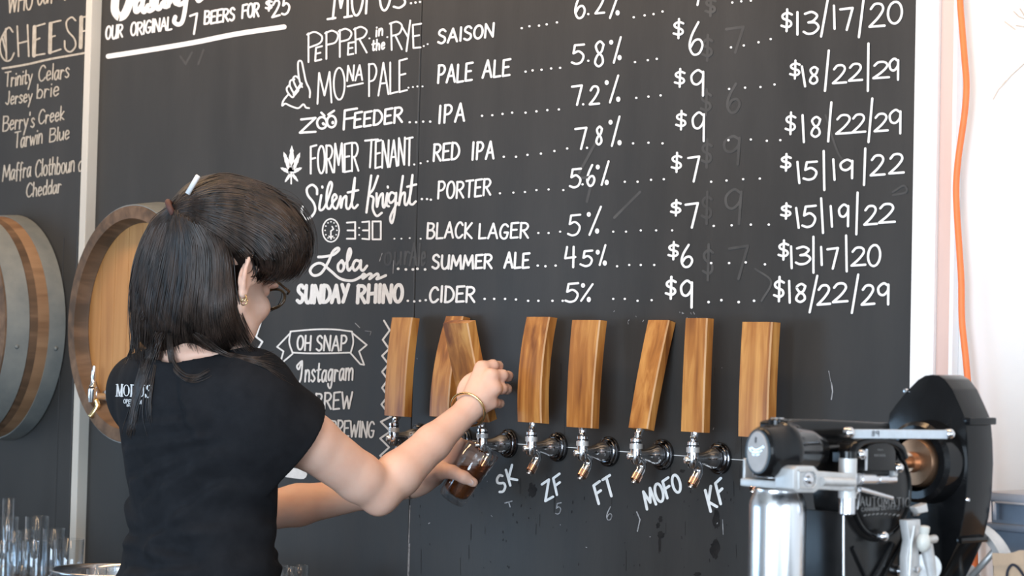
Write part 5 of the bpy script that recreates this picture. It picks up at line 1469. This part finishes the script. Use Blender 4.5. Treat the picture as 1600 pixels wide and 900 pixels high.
# round steel tub of glasses
RT = .115
tc_ = Zp(171, 891, CZ + .095)
tub = thing('steel_bowl', 'round stainless steel bowl of upturned glasses by the waist of the woman', 'bowl', (tc_.x, tc_.y, CZ))
bm = B(); add_lathe(bm, [(0, 0), (0, RT * .80), (.01, RT * .90), (.088, RT), (.095, RT + .006), (.098, RT + .004), (.097, RT - .002), (.088, RT - .004), (.012, RT * .88), (.005, RT * .78), (.005, 0)], (tc_.x, tc_.y, CZ), (0, 0, 1), 56)
obj('bowl_shell', fix(bm), m_steel, tub, True)
for dx, dy, lb in ((-.048, .02, 'left of the three'), (.0, -.03, 'nearest of the three'), (.038, .03, 'rightmost of the three')):
    base = Vector((tc_.x + dx, tc_.y + dy, CZ + .0055)); R = .021
    t = thing('tasting_glass', 'small glass standing in the round steel bowl, ' + lb, 'glass', base, 'glasses in the steel bowl')
    bm = B(); add_lathe(bm, glass_profile(R * .88, R, .094, wall=.0016, base=.009), base, (0, 0, 1), 30)
    obj('glass_wall', fix(bm), m_thin, t, True)
# narrow ledge along the wall behind the woman with three glasses
LZ = .84
bm = B(); add_box(bm, (-3.18, -0.26, LZ - .03), (-2.55, -0.004, LZ))
for bx in (-3.1, -2.85, -2.6): add_box(bm, (bx, -.20, LZ - .14), (bx + .03, -.001, LZ - .03))
lg = obj('bar_ledge', bevel(fix(bm), .003), m_counter); tag(lg, 'dark narrow ledge along the chalkboard below the taps', 'shelf')
for px, R, lb in ((437, .019, 'small glass on the ledge, beside the waist of the woman'), (468, .019, 'small glass on the ledge, farthest right of those behind the woman'), (452, .017, 'small glass on the ledge, between its two neighbours')):
    top = Zp(px, 884 + (3 if R < .018 else 0), LZ + .095)
    base = Vector((top.x, min(top.y, -.03), LZ))
    t = thing('tasting_glass', lb, 'glass', base, 'glasses on the ledge')
    bm = B(); add_lathe(bm, glass_profile(R * .88, R, .095, wall=.0016, base=.009), base, (0, 0, 1), 30)
    obj('glass_wall', fix(bm), m_thin, t, True)
print('glass y', [round(Zp(g[0], g[1], CZ + g[2]).y, 2) for g in GL], 'tub', tc_, 'ledge', Zp(450, 884, LZ + .095), 'woman', person.location)
# ------------------------------------------------------------------ the can seaming machine on the bench at the right
can_c = W(1215, 800, .66)
cx0, cy0 = can_c.x, -.66
xs = W(1490, 680, .41).x
mc = thing('can_seamer', 'black cast iron canning machine clamping a silver can at the right', 'canning machine', (cx0, cy0 + .1, CZ))
def part(name, bm, m_, parent=None, sm='auto', label=None): return obj(name, fix(bm), m_, parent or mc, sm, label=label)
sc_can = FPX / depth_of(can_c)
# bench
bm = B(); add_box(bm, (-2.42, -.86, CZ - .05), (XR - .05, -.004, CZ))
for bx in (cx0 - .3, XR - .2):
    for by in (-.82, -.1): add_box(bm, (bx, by, 0), (bx + .05, by + .05, CZ - .05))
bn = obj('bench', bevel(fix(bm), .004), m_counter); tag(bn, 'dark bench below the picture carrying the canning machine', 'bench')
# head: short rounded barrel with a grey badge, running back from the front
hc = W(1184, 706, .745)
prof = [(0, 0), (0, .0245), (.002, .0268), (.006, .0285), (.014, .0295), (.016, .0300), (.040, .0305), (.042, .0322), (.050, .0322), (.053, .030), (.085, .025), (.11, .016), (.12, 0)]
bm = B(); add_lathe(bm, prof, hc, (0, 1, 0), 40, squash=.76)
head = part('head_housing', bm, m_black)
bm = B(); add_lathe(bm, [(-.0012, 0), (-.0012, .0222), (-.0004, .0230), (.0008, .0230), (.0008, 0)], hc, (0, 1, 0), 36, squash=.66)
badge = part('badge_plate', bm, m_badge, head)
yb = -hc.y + .0014
fb = lambda x, y, e=0.0: W(x, y, yb + e)
bm = B(); stroke_px(bm, [(1181, 684), (1180.6, 691)], 2.6, fb); obj('key_slot', orient_to(bm), m_ink, badge)
bm = B()
for s in ([(1171, 700), (1173, 704)], [(1174, 699), (1179, 703), (1185, 702), (1190, 699)], [(1175, 706), (1180, 707), (1186, 706)], [(1192, 697), (1193, 700)], [(1176, 710), (1179, 711)], [(1182, 711), (1186, 710)], [(1188, 705), (1190, 704)]): stroke_px(bm, s, 1.4, fb)
obj('raised_marks', orient_to(bm), m_silver, badge)
# stub on top and the arm that runs back to the gear case
st = Xp(1214, 664, cx0)
bm = B(); add_lathe(bm, [(-.016, 0), (-.016, .0125), (-.002, .0105), (.006, .0100), (.0075, .0085), (.0075, 0)], st, (0, 0, 1), 28); part('top_stub', bm, m_black, head)
bm = B(); add_lathe(bm, [(.0070, 0), (.0070, .0082), (.0085, .0078), (.0085, 0)], st, (0, 0, 1), 28); part('stub_cap', bm, m_steel, head)
xa_ = cx0 + .020
q = [(1228, 660), (1250, 655), (1300, 656), (1392, 661), (1392, 700), (1330, 700), (1290, 701), (1268, 712), (1240, 727), (1228, 724)]
bm = B(); add_prism(bm, [Xp(x, y, xa_) for x, y in q], (-.042, 0, 0)); bevel(bm, .004, 3, 20); arm = part('arm_casting', bm, m_black)
bm = B(); add_tube(bm, crom([Xp(1238, 728, xa_ + .003), Xp(1268, 712, xa_ + .003), Xp(1290, 702, xa_ + .003), Xp(1330, 699, xa_ + .003), Xp(1345, 690, xa_ + .003)], 6), .0045, 12); part('arm_rib', bm, m_black, arm)
bm = B(); add_tube(bm, crom([Xp(1228, 664, xa_ + .001), Xp(1250, 672, xa_ + .003), Xp(1268, 690, xa_ + .003), Xp(1276, 702, xa_ + .002)], 6), .004, 12); part('arm_rib', bm, m_black, arm)
# chuck plates above the can
zc0 = Xp(1215, 748, cx0).z
cc = Vector((cx0, cy0, 0))
bm = B(); add_lathe(bm, [(zc0 + .002, 0), (zc0 + .002, .030), (zc0 + .008, .031), (zc0 + .010, .026), (zc0 + .018, .024), (zc0 + .018, 0)], cc, (0, 0, 1), 40); part('chuck', bm, m_steel)
pl = [(-.036, -.026), (.028, -.026), (.028, .026), (-.036, .026)]
bm = B(); add_prism(bm, [Vector((cx0 + x, cy0 + y, zc0 - .010)) for x, y in pl], (0, 0, .009)); bevel(bm, .002); part('chuck_plate', bm, m_cast_alu)
bm = B(); add_box(bm, (cx0 - .038, cy0 - .02, zc0 - .010), (cx0 - .034, cy0 + .02, zc0 + .022)); bevel(bm, .001, 1); part('chuck_bracket', bm, m_cast_alu)
# seaming lever: light cast block with a square pocket and bolt
ol = xs + .018
fl = lambda x, y: Xp(x, y, ol)
q = [(1240, 733), (1246, 728), (1272, 728), (1279, 736), (1334, 740), (1337, 745), (1337, 763), (1332, 768), (1280, 765), (1273, 770), (1246, 770), (1240, 764)]
bm = B(); add_prism(bm, [fl(x, y) for x, y in q], (-.028, 0, 0)); bevel(bm, .002, 2, 20); lev = part('seaming_lever', bm, m_cast_alu)
pk = [(1248, 736), (1270, 736), (1275, 742), (1275, 756), (1269, 763), (1248, 762)]
bm = B(); add_tube(bm, [Xp(x, y, ol + .001) for x, y in pk + pk[:1]], .0014, 8, caps=False); part('pocket_rim', bm, m_cast_alu, lev)
bm = B(); add_lathe(bm, [(-.001, 0), (-.001, .0075), (.001, .0075), (.0015, .005), (.0045, .0048), (.006, .003), (.006, 0)], Xp(1262, 749, ol), (1, 0, 0), 24); part('pocket_bolt', bm, m_steel, lev)
bm = B(); add_tube(bm, [Xp(1284, 752, ol + .002), Xp(1333, 754, ol + .002)], .005, 14); part('lever_ridge', bm, m_cast_alu, lev)
a_, b_ = Xp(1325, 716, ol - .012), Xp(1325, 778, ol - .012)
b_.x, b_.y = a_.x, a_.y
bm = B(); add_tube(bm, [a_, b_], .0105, 24); part('pivot_post', bm, m_cast_alu)
bm = B(); add_tube(bm, [b_, b_ + Vector((0, 0, -.018)), b_ + Vector((0, 0, -.020))], [.0095, .0095, .006], 24); part('post_nut', bm, m_steel)
bm = B(); add_tube(bm, [a_ + Vector((0, 0, .008)), a_], .0098, 24); part('post_collar', bm, m_black)
# adjuster screw and pin
s0, s1 = Xp(1338, 749, ol - .006), Xp(1396, 749, ol - .02)
bm = B()
d_ = s1 - s0
for t0, t1, r in ((0, .06, .0062), (.06, .42, .0072), (.42, .55, .0048), (.55, 1.0, .0056)): add_tube(bm, [s0 + d_ * t0, s0 + d_ * t1], r, 20)
part('adjuster_screw', bm, m_steel)
bm = B(); add_box(bm, s1 + Vector((-.030, -.004, .003)), s1 + Vector((.004, .004, .012))); bevel(bm, .002); part('adjuster_fork', bm, m_cast_alu)
bm = B(); add_tube(bm, [Xp(1343, 764, ol + .004), Xp(1393, 778, ol - .008)], .0030, 14); part('lock_pin', bm, m_steel)
bm = B(); add_tube(bm, [Xp(1337, 772, xs + .004), Xp(1340, 768, xs + .004), Xp(1343, 772, xs + .004), Xp(1339, 796, xs + .004)], .0015, 8); part('return_spring', bm, m_steel)
# gear case, round cover with raised lettering
gc = Xp(1378, 768, xs - .008)
bm = B(); add_lathe(bm, [(-.055, 0), (-.055, .060), (-.008, .060), (-.004, .058), (.0, .050), (.002, .046), (.003, .03), (.0035, 0)], gc, (1, 0, 0), 56); gear = part('gear_case', bm, m_blackm)
bm = B(); add_tube(bm, [gc + Vector((-.001, .0535 * math.cos(t), .0535 * math.sin(t))) for t in np.linspace(0, 2 * math.pi, 49)], .0030, 10, caps=False); part('gear_rim', bm, m_black, gear)
m_raised = mat('worn_raised_letters', (.22, .22, .22), .35, .6, noise=.3, nscale=90)
fx_ = lambda x, y, e=0.0: Xp(x, y, xs - .0035 + e)
bm = B()
for s in T('AUTOMATIC', 1344, 790, 1421, 792, 14, gap=.3, jitter=0, slant=0): stroke_px(bm, s, 1.3, fx_)
orient_to(bm, (1, 0, 0)); obj('raised_lettering', bm, m_raised, gear)
bm = B()
for s in T('CANNING DEVICES', 1346, 799, 1404, 795, 5.5, gap=.25, jitter=0, slant=0): stroke_px(bm, s, .8, fx_)
for k in range(9): stroke_px(bm, [(1350 + 6.5 * k, 806 - 2.5 * math.sin(k / 8 * math.pi)), (1353 + 6.5 * k, 804.5 - 2.5 * math.sin(k / 8 * math.pi))], 1.6, fx_)
orient_to(bm, (1, 0, 0)); obj('raised_lettering', bm, m_raised, gear)
q = [(1352, 704), (1358, 696), (1370, 692), (1388, 692), (1396, 697), (1400, 706), (1400, 736), (1352, 736)]
bm = B(); add_prism(bm, [Xp(x, y, xs + .006) for x, y in q], (-.05, 0, 0)); bevel(bm, .002, 2, 25); box = part('worm_housing', bm, m_blackm)
bm = B(); add_tube(bm, crom([Xp(1330, 712, xs), Xp(1340, 694, xs), Xp(1360, 688, xs), Xp(1385, 689, xs), Xp(1405, 700, xs), Xp(1412, 716, xs)], 6), .006, 14); part('housing_hood', bm, m_black, box)
bm = B(); add_tube(bm, [Xp(1354, 702, xs + .007), Xp(1353, 735, xs + .007)], .0016, 8); part('housing_edge', bm, m_steel, box)
bm = B(); fx2 = lambda x, y, e=0.0: Xp(x, y, xs + .0066 + e)
for k in range(6): stroke_px(bm, [(1367 + 3 * k, 710), (1367.6 + 3 * k, 713)], 1.0, fx2)
for k in range(3): stroke_px(bm, [(1372 + 3 * k, 702), (1373 + 3 * k, 703.5)], 1.0, fx2)
orient_to(bm, (1, 0, 0)); obj('raised_marks', bm, m_raised, box)
# drive shaft, bronze pulley and its boss, in front of the belt guard
pc = W(1430, 722, .43)
bm = B(); add_tube(bm, [pc + Vector((0, -.12, 0)), pc + Vector((0, .02, 0))], .0075, 20); part('drive_shaft', bm, m_bronze)
bm = B(); add_lathe(bm, [(-.016, 0), (-.016, .012), (-.006, .013), (-.004, .028), (.004, .031), (.006, .029), (.010, .031), (.012, .031), (.012, 0)], pc, (0, 1, 0), 44); part('pulley', bm, m_bronze)
bm = B(); add_lathe(bm, [(-.001, .036), (-.001, .045), (.004, .050), (.030, .052), (.030, .036), (-.001, .036)], pc, (0, 1, 0), 48); part('guard_boss', bm, m_black)
bm = B(); add_tube(bm, [pc + Vector((0, -.085, 0)), pc + Vector((0, -.045, 0))], [.016, .020], 24); part('shaft_housing', bm, m_black)
# belt guard
og = .40
q = [(1386, 700), (1386, 668), (1389, 646), (1402, 628), (1418, 609), (1434, 593), (1444, 587), (1456, 585), (1466, 586), (1476, 592), (1488, 608), (1500, 634), (1509, 655), (1512, 690), (1513, 725), (1511, 770), (1506, 810), (1497, 848), (1480, 885), (1462, 920), (1440, 950), (1410, 950), (1395, 900), (1386, 800)]
bm = B(); add_prism(bm, [W(x, y, og) for x, y in q], (0, .052, 0)); bevel(bm, .0025, 2, 12); guard = part('belt_guard', bm, m_black)
def lug(x0, y0, x1, y1, nm):
    a, b_ = W(x0, y0, og + .002), W(x1, y1, og + .002)
    bm = B(); add_box(bm, (a.x, a.y, b_.z), (b_.x, a.y + .054, a.z)); bevel(bm, .002); return part(nm, bm, m_black, guard)
lug(1506, 652, 1516, 664, 'guard_lug'); lug(1494, 840, 1503, 850, 'guard_lug')
q2 = W(1462, 604, og + .0005)
for (x, y) in ((1416, 611),):
    bm = B(); add_lathe(bm, [(0, 0), (0, .0035), (.003, .0028), (.004, 0)], W(x, y, og), (0, -1, 0), 12); part('guard_screw', bm, m_steel, guard)
bm = B(); add_lathe(bm, [(0, 0), (0, .003), (.002, .002), (.0025, 0)], Xp(1512, 781, W(1512, 781, og).x + .001), (1, 0, 0), 12); part('guard_screw', bm, m_steel, guard)
# pale steel strip along the side with stamped number
q = [(1334, 671), (1481, 672), (1481, 686), (1334, 685)]
bm = B(); add_prism(bm, [Xp(x, y, xs + .010) for x, y in q], (-.004, 0, 0)); bevel(bm, .0006, 1); strip = part('steel_strip', bm, m_strip)
bm = B(); fx3 = lambda x, y, e=0.0: Xp(x, y, xs + .0103 + e)
for s in T('8', 1362, 681, 1367, 681, 7.5, jitter=0) + T('9', 1368.5, 681, 1373.5, 681, 7.5, jitter=0): stroke_px(bm, s, 1.1, fx3)
orient_to(bm, (1, 0, 0)); obj('stamped_number', bm, m_ink, strip)
def acorn(px, py, x, r=.0062, ax=(1, 0, 0), pr=None):
    bm = B(); add_lathe(bm, [(-.004, 0), (-.004, r * 1.05), (.001, r * 1.05), (.002, r), (.004, r * .85), (.006, r * .45), (.0066, 0)], Xp(px, py, x), ax, 20); part('acorn_nut', bm, m_steel, pr)
for (x, y, o) in ((1327, 676, .010), (1484, 678, .010), (1345, 710, .006), (1404, 731, .004), (1328, 798, .002), (1380, 838, .002), (1431, 799, .004)): acorn(x, y, xs + o)
# lower frame with ribs
q = [(1317, 800), (1345, 812), (1360, 822), (1380, 830), (1400, 822), (1412, 808), (1412, 848), (1404, 860), (1404, 985), (1317, 985)]
bm = B(); add_prism(bm, [Xp(x, y, xs - .016) for x, y in q], (-.06, 0, 0)); bevel(bm, .002, 2, 20); frame = part('column', bm, m_blackm)
for (a, b_, r) in (((1394, 850), (1350, 930), .0050), ((1410, 806), (1412, 842), .0020), ((1412, 842), (1376, 910), .0024), ((1331, 855), (1356, 910), .0030), ((1318, 802), (1318, 985), .0014)):
    bm = B(); add_tube(bm, [Xp(*a, xs - .0155), Xp(*b_, xs - .0155)], r, 10); part('column_rib', bm, m_black if r > .0015 else m_steel, frame)
bm = B(); add_lathe(bm, [(-.004, 0), (-.004, .007), (.003, .007), (.003, .004), (.009, .004), (.009, 0)], Xp(1404, 892, xs - .014), (1, 0, 0), 18); part('column_bolt', bm, m_steel, frame)
# cam lever with white knob
xl_ = xs + .012
q = [(1417, 813), (1438, 811), (1440, 832), (1436, 850), (1436, 960), (1418, 960), (1418, 870), (1422, 845)]
bm = B(); add_prism(bm, [Xp(x, y, xl_) for x, y in q], (-.012, 0, 0)); bevel(bm, .0015); cl = part('cam_lever', bm, m_cast_alu)
bm = B(); add_tube(bm, [Xp(1429, 822, xl_ + .001), Xp(1424, 850, xl_ + .001), Xp(1421, 900, xl_ + .001)], .0018, 8); part('lever_ridge', bm, m_cast_alu, cl)
q = [(1430, 793), (1449, 786), (1451, 800), (1436, 803)]
bm = B(); add_prism(bm, [Xp(x, y, xl_ + .004) for x, y in q], (-.01, 0, 0)); bevel(bm, .001, 1); part('lever_tab', bm, m_cast_alu, cl)
m_knob = mat('ivory_knob', (.66, .64, .58), .35, noise=.05, nscale=30)
kc = Xp(1443, 847, xl_ + .014)
bm = B(); add_lathe(bm, [(-.0125, 0), (-.011, .004), (-.006, .0075), (0, .0085), (.006, .0075), (.010, .005), (.0115, .0058), (.018, .0062), (.0195, .004), (.0195, 0)], kc, (.08, 0, 1), 24); part('lever_knob', bm, m_knob, cl)
bm = B(); add_tube(bm, [kc + Vector((0, .002, .002)), Xp(1460, 842, xl_ + .008)], [.0045, .0052], 14); part('knob_pin', bm, m_cast_alu, cl)
bm = B(); add_tube(bm, [Xp(1447, 846, xl_ + .004), Xp(1456, 905, xl_ + .004)], .0075, 14); part('lever_rod', bm, m_cast_alu, cl)
bm = B(); add_lathe(bm, [(-.003, 0), (-.003, .017), (.003, .017), (.004, .006), (.005, 0)], Xp(1448, 886, xl_ + .001), (.7, -.7, 0), 28); part('cam_disc', bm, m_cast_alu, cl)
bm = B(); add_lathe(bm, [(0, 0), (0, .004), (.004, .0035), (.005, 0)], Xp(1431, 890, xl_), (1, 0, 0), 14); part('acorn_nut', bm, m_steel, cl)
# base, lifter pad (below the picture)
bm = B(); add_box(bm, (cx0 - .09, cy0 - .07, CZ + .0005), (xs + .03, -.36, CZ + .03)); bevel(bm, .006); part('base_plate', bm, m_blackm)
c0 = Xp(1360, 960, xs - .046)
bm = B(); add_box(bm, (xs - .075, c0.y - .05, CZ + .03), (xs - .016, c0.y + .06, c0.z + .03)); bevel(bm, .004); part('pedestal', bm, m_blackm)
zt_ = zc0 - .011
zb_ = zt_ - .168
bm = B(); add_lathe(bm, [(CZ + .03, 0), (CZ + .03, .02), (zb_ - .012, .02), (zb_ - .010, .036), (zb_ - .0005, .036), (zb_ - .0005, 0)], cc, (0, 0, 1), 36); part('lifter_pad', bm, m_steel)
bm = B(); add_box(bm, (xs - .08, -.392, CZ + .03), (xs - .03, -.360, pc.z - .06)); part('guard_support', bm, m_blackm)
# the can
can = thing('beer_can', 'plain silver drink can clamped under the head of the black machine', 'can', (cx0, cy0, zb_))
bm = B(); add_lathe(bm, [(zb_ + .004, 0), (zb_ + .004, .022), (zb_, .024), (zb_ + .004, .027), (zb_ + .014, .0322), (zb_ + .02, .0331), (zt_ - .022, .0331), (zt_ - .016, .0325), (zt_ - .007, .0290), (zt_ - .004, .0275), (zt_ - .001, .0278), (zt_ - .0002, .0272), (zt_ - .002, .0262), (zt_ - .006, .025), (zt_ - .006, 0)], cc, (0, 0, 1), 64)
obj('can_body', fix(bm), m_alu, can, 'auto')

# ------------------------------------------------------------------ things at the far right behind the machine
# grey wheel behind the guard
wc = W(1503, 905, .325)
wh = thing('spoked_wheel', 'grey metal wheel with slanted spokes behind the black belt guard', 'wheel', (wc.x, wc.y, CZ))
RW = .075
bm = B(); add_lathe(bm, [(-.012, RW - .008), (-.012, RW), (.012, RW), (.012, RW - .008), (-.012, RW - .008)], wc, (0, 1, 0), 56); obj('rim', fix(bm), m_cast_alu, wh, 'auto')
bm = B(); add_lathe(bm, [(-.014, 0), (-.014, .018), (.014, .018), (.014, 0)], wc, (0, 1, 0), 24); hub = obj('hub', fix(bm), m_cast_alu, wh, 'auto')
for k in range(8):
    a = k * math.pi / 4 + .2
    bm = B(); add_tube(bm, [wc + Vector((.016 * math.cos(a), -.004, .016 * math.sin(a))), wc + Vector(((RW - .005) * math.cos(a + .5), .0, (RW - .005) * math.sin(a + .5)))], .0042, 10); obj('spoke', fix(bm), m_cast_alu, wh, True)
bm = B(); add_box(bm, (wc.x - .014, wc.y - .0035, CZ + .0005), (wc.x + .014, wc.y + .0035 + .02, wc.z)); obj('stand', bevel(fix(bm), .003), m_cast_alu, wh)
# blue-grey plastic tub
a = W(1546, 770, .22); b_ = W(1690, 770, .22)
tb_ = thing('plastic_tub', 'blue-grey plastic tub standing against the white wall behind the carton', 'tub', ((a.x + b_.x) / 2, -.12, CZ))
zt2 = a.z
bm = B(); add_prism(bm, [Vector((a.x + .012, -.21, CZ + .0005)), Vector((b_.x - .012, -.21, CZ + .0005)), Vector((b_.x, -.22, zt2)), Vector((a.x, -.22, zt2))], (0, .19, 0)); bevel(bm, .006, 3); obj('tub_shell', fix(bm), m_plast, tb_, 'auto')
bm = B(); add_box(bm, (a.x - .006, -.228, zt2 - .010), (b_.x + .006, -.02, zt2 + .002)); bevel(bm, .003, 2); obj('tub_rim', fix(bm), mat('grey_lid_plastic', (.30, .31, .35), .4, noise=.06), tb_, 'auto')
z2 = W(1560, 822, .22).z
bm = B(); add_box(bm, (a.x - .004, -.226, z2 - .006), (b_.x + .004, -.21, z2 + .004)); bevel(bm, .003, 2); obj('tub_ledge', fix(bm), m_plast, tb_, 'auto')
zz0 = W(1560, 784, .22).z
bm = B(); add_tube(bm, [Vector((a.x + .014, -.2255, zz0)), Vector((b_.x - .014, -.2255, zz0))], .0022, 8); obj('panel_lip', fix(bm), mat('lid_edge', (.45, .44, .46), .4, noise=.06), tb_, True)
bm = B(); add_tube(bm, [Vector((a.x + .012, -.2255, zz0)), Vector((a.x + .012, -.2245, z2 + .008))], .0024, 8); obj('panel_lip', fix(bm), mat('lid_edge_pale', (.55, .58, .66), .35, noise=.06), tb_, True)
# cardboard carton with a marker line
oc = .36
a = W(1551, 863, oc); b_ = W(1680, 866, oc)
cb = thing('cardboard_carton', 'brown cardboard carton with a black marker curve in the bottom right corner', 'carton', ((a.x + b_.x) / 2, -.30, CZ))
bm = B(); add_box(bm, (a.x, -oc, CZ + .0005), (b_.x, -.24, a.z - .004)); bevel(bm, .002, 1); obj('carton_body', fix(bm), m_carton, cb)
bm = B(); add_prism(bm, [W(x, y, oc + .0012) for x, y in ((1550, 864), (1570, 865), (1584, 863), (1592, 860), (1625, 858), (1680, 856), (1680, 880), (1551, 884))], (0, .0022, 0)); obj('carton_flap', fix(bm), m_carton, cb)
bm = B(); fq = lambda x, y, e=0.0: W(x, y, oc + .0018 + e)
stroke_px(bm, crom([(1573, 905), (1574, 893), (1579, 884), (1585, 883), (1592, 889), (1600, 901), (1606, 915)], 6), 4.2, fq)
obj('marker_line', orient_to(bm), m_ink, cb)
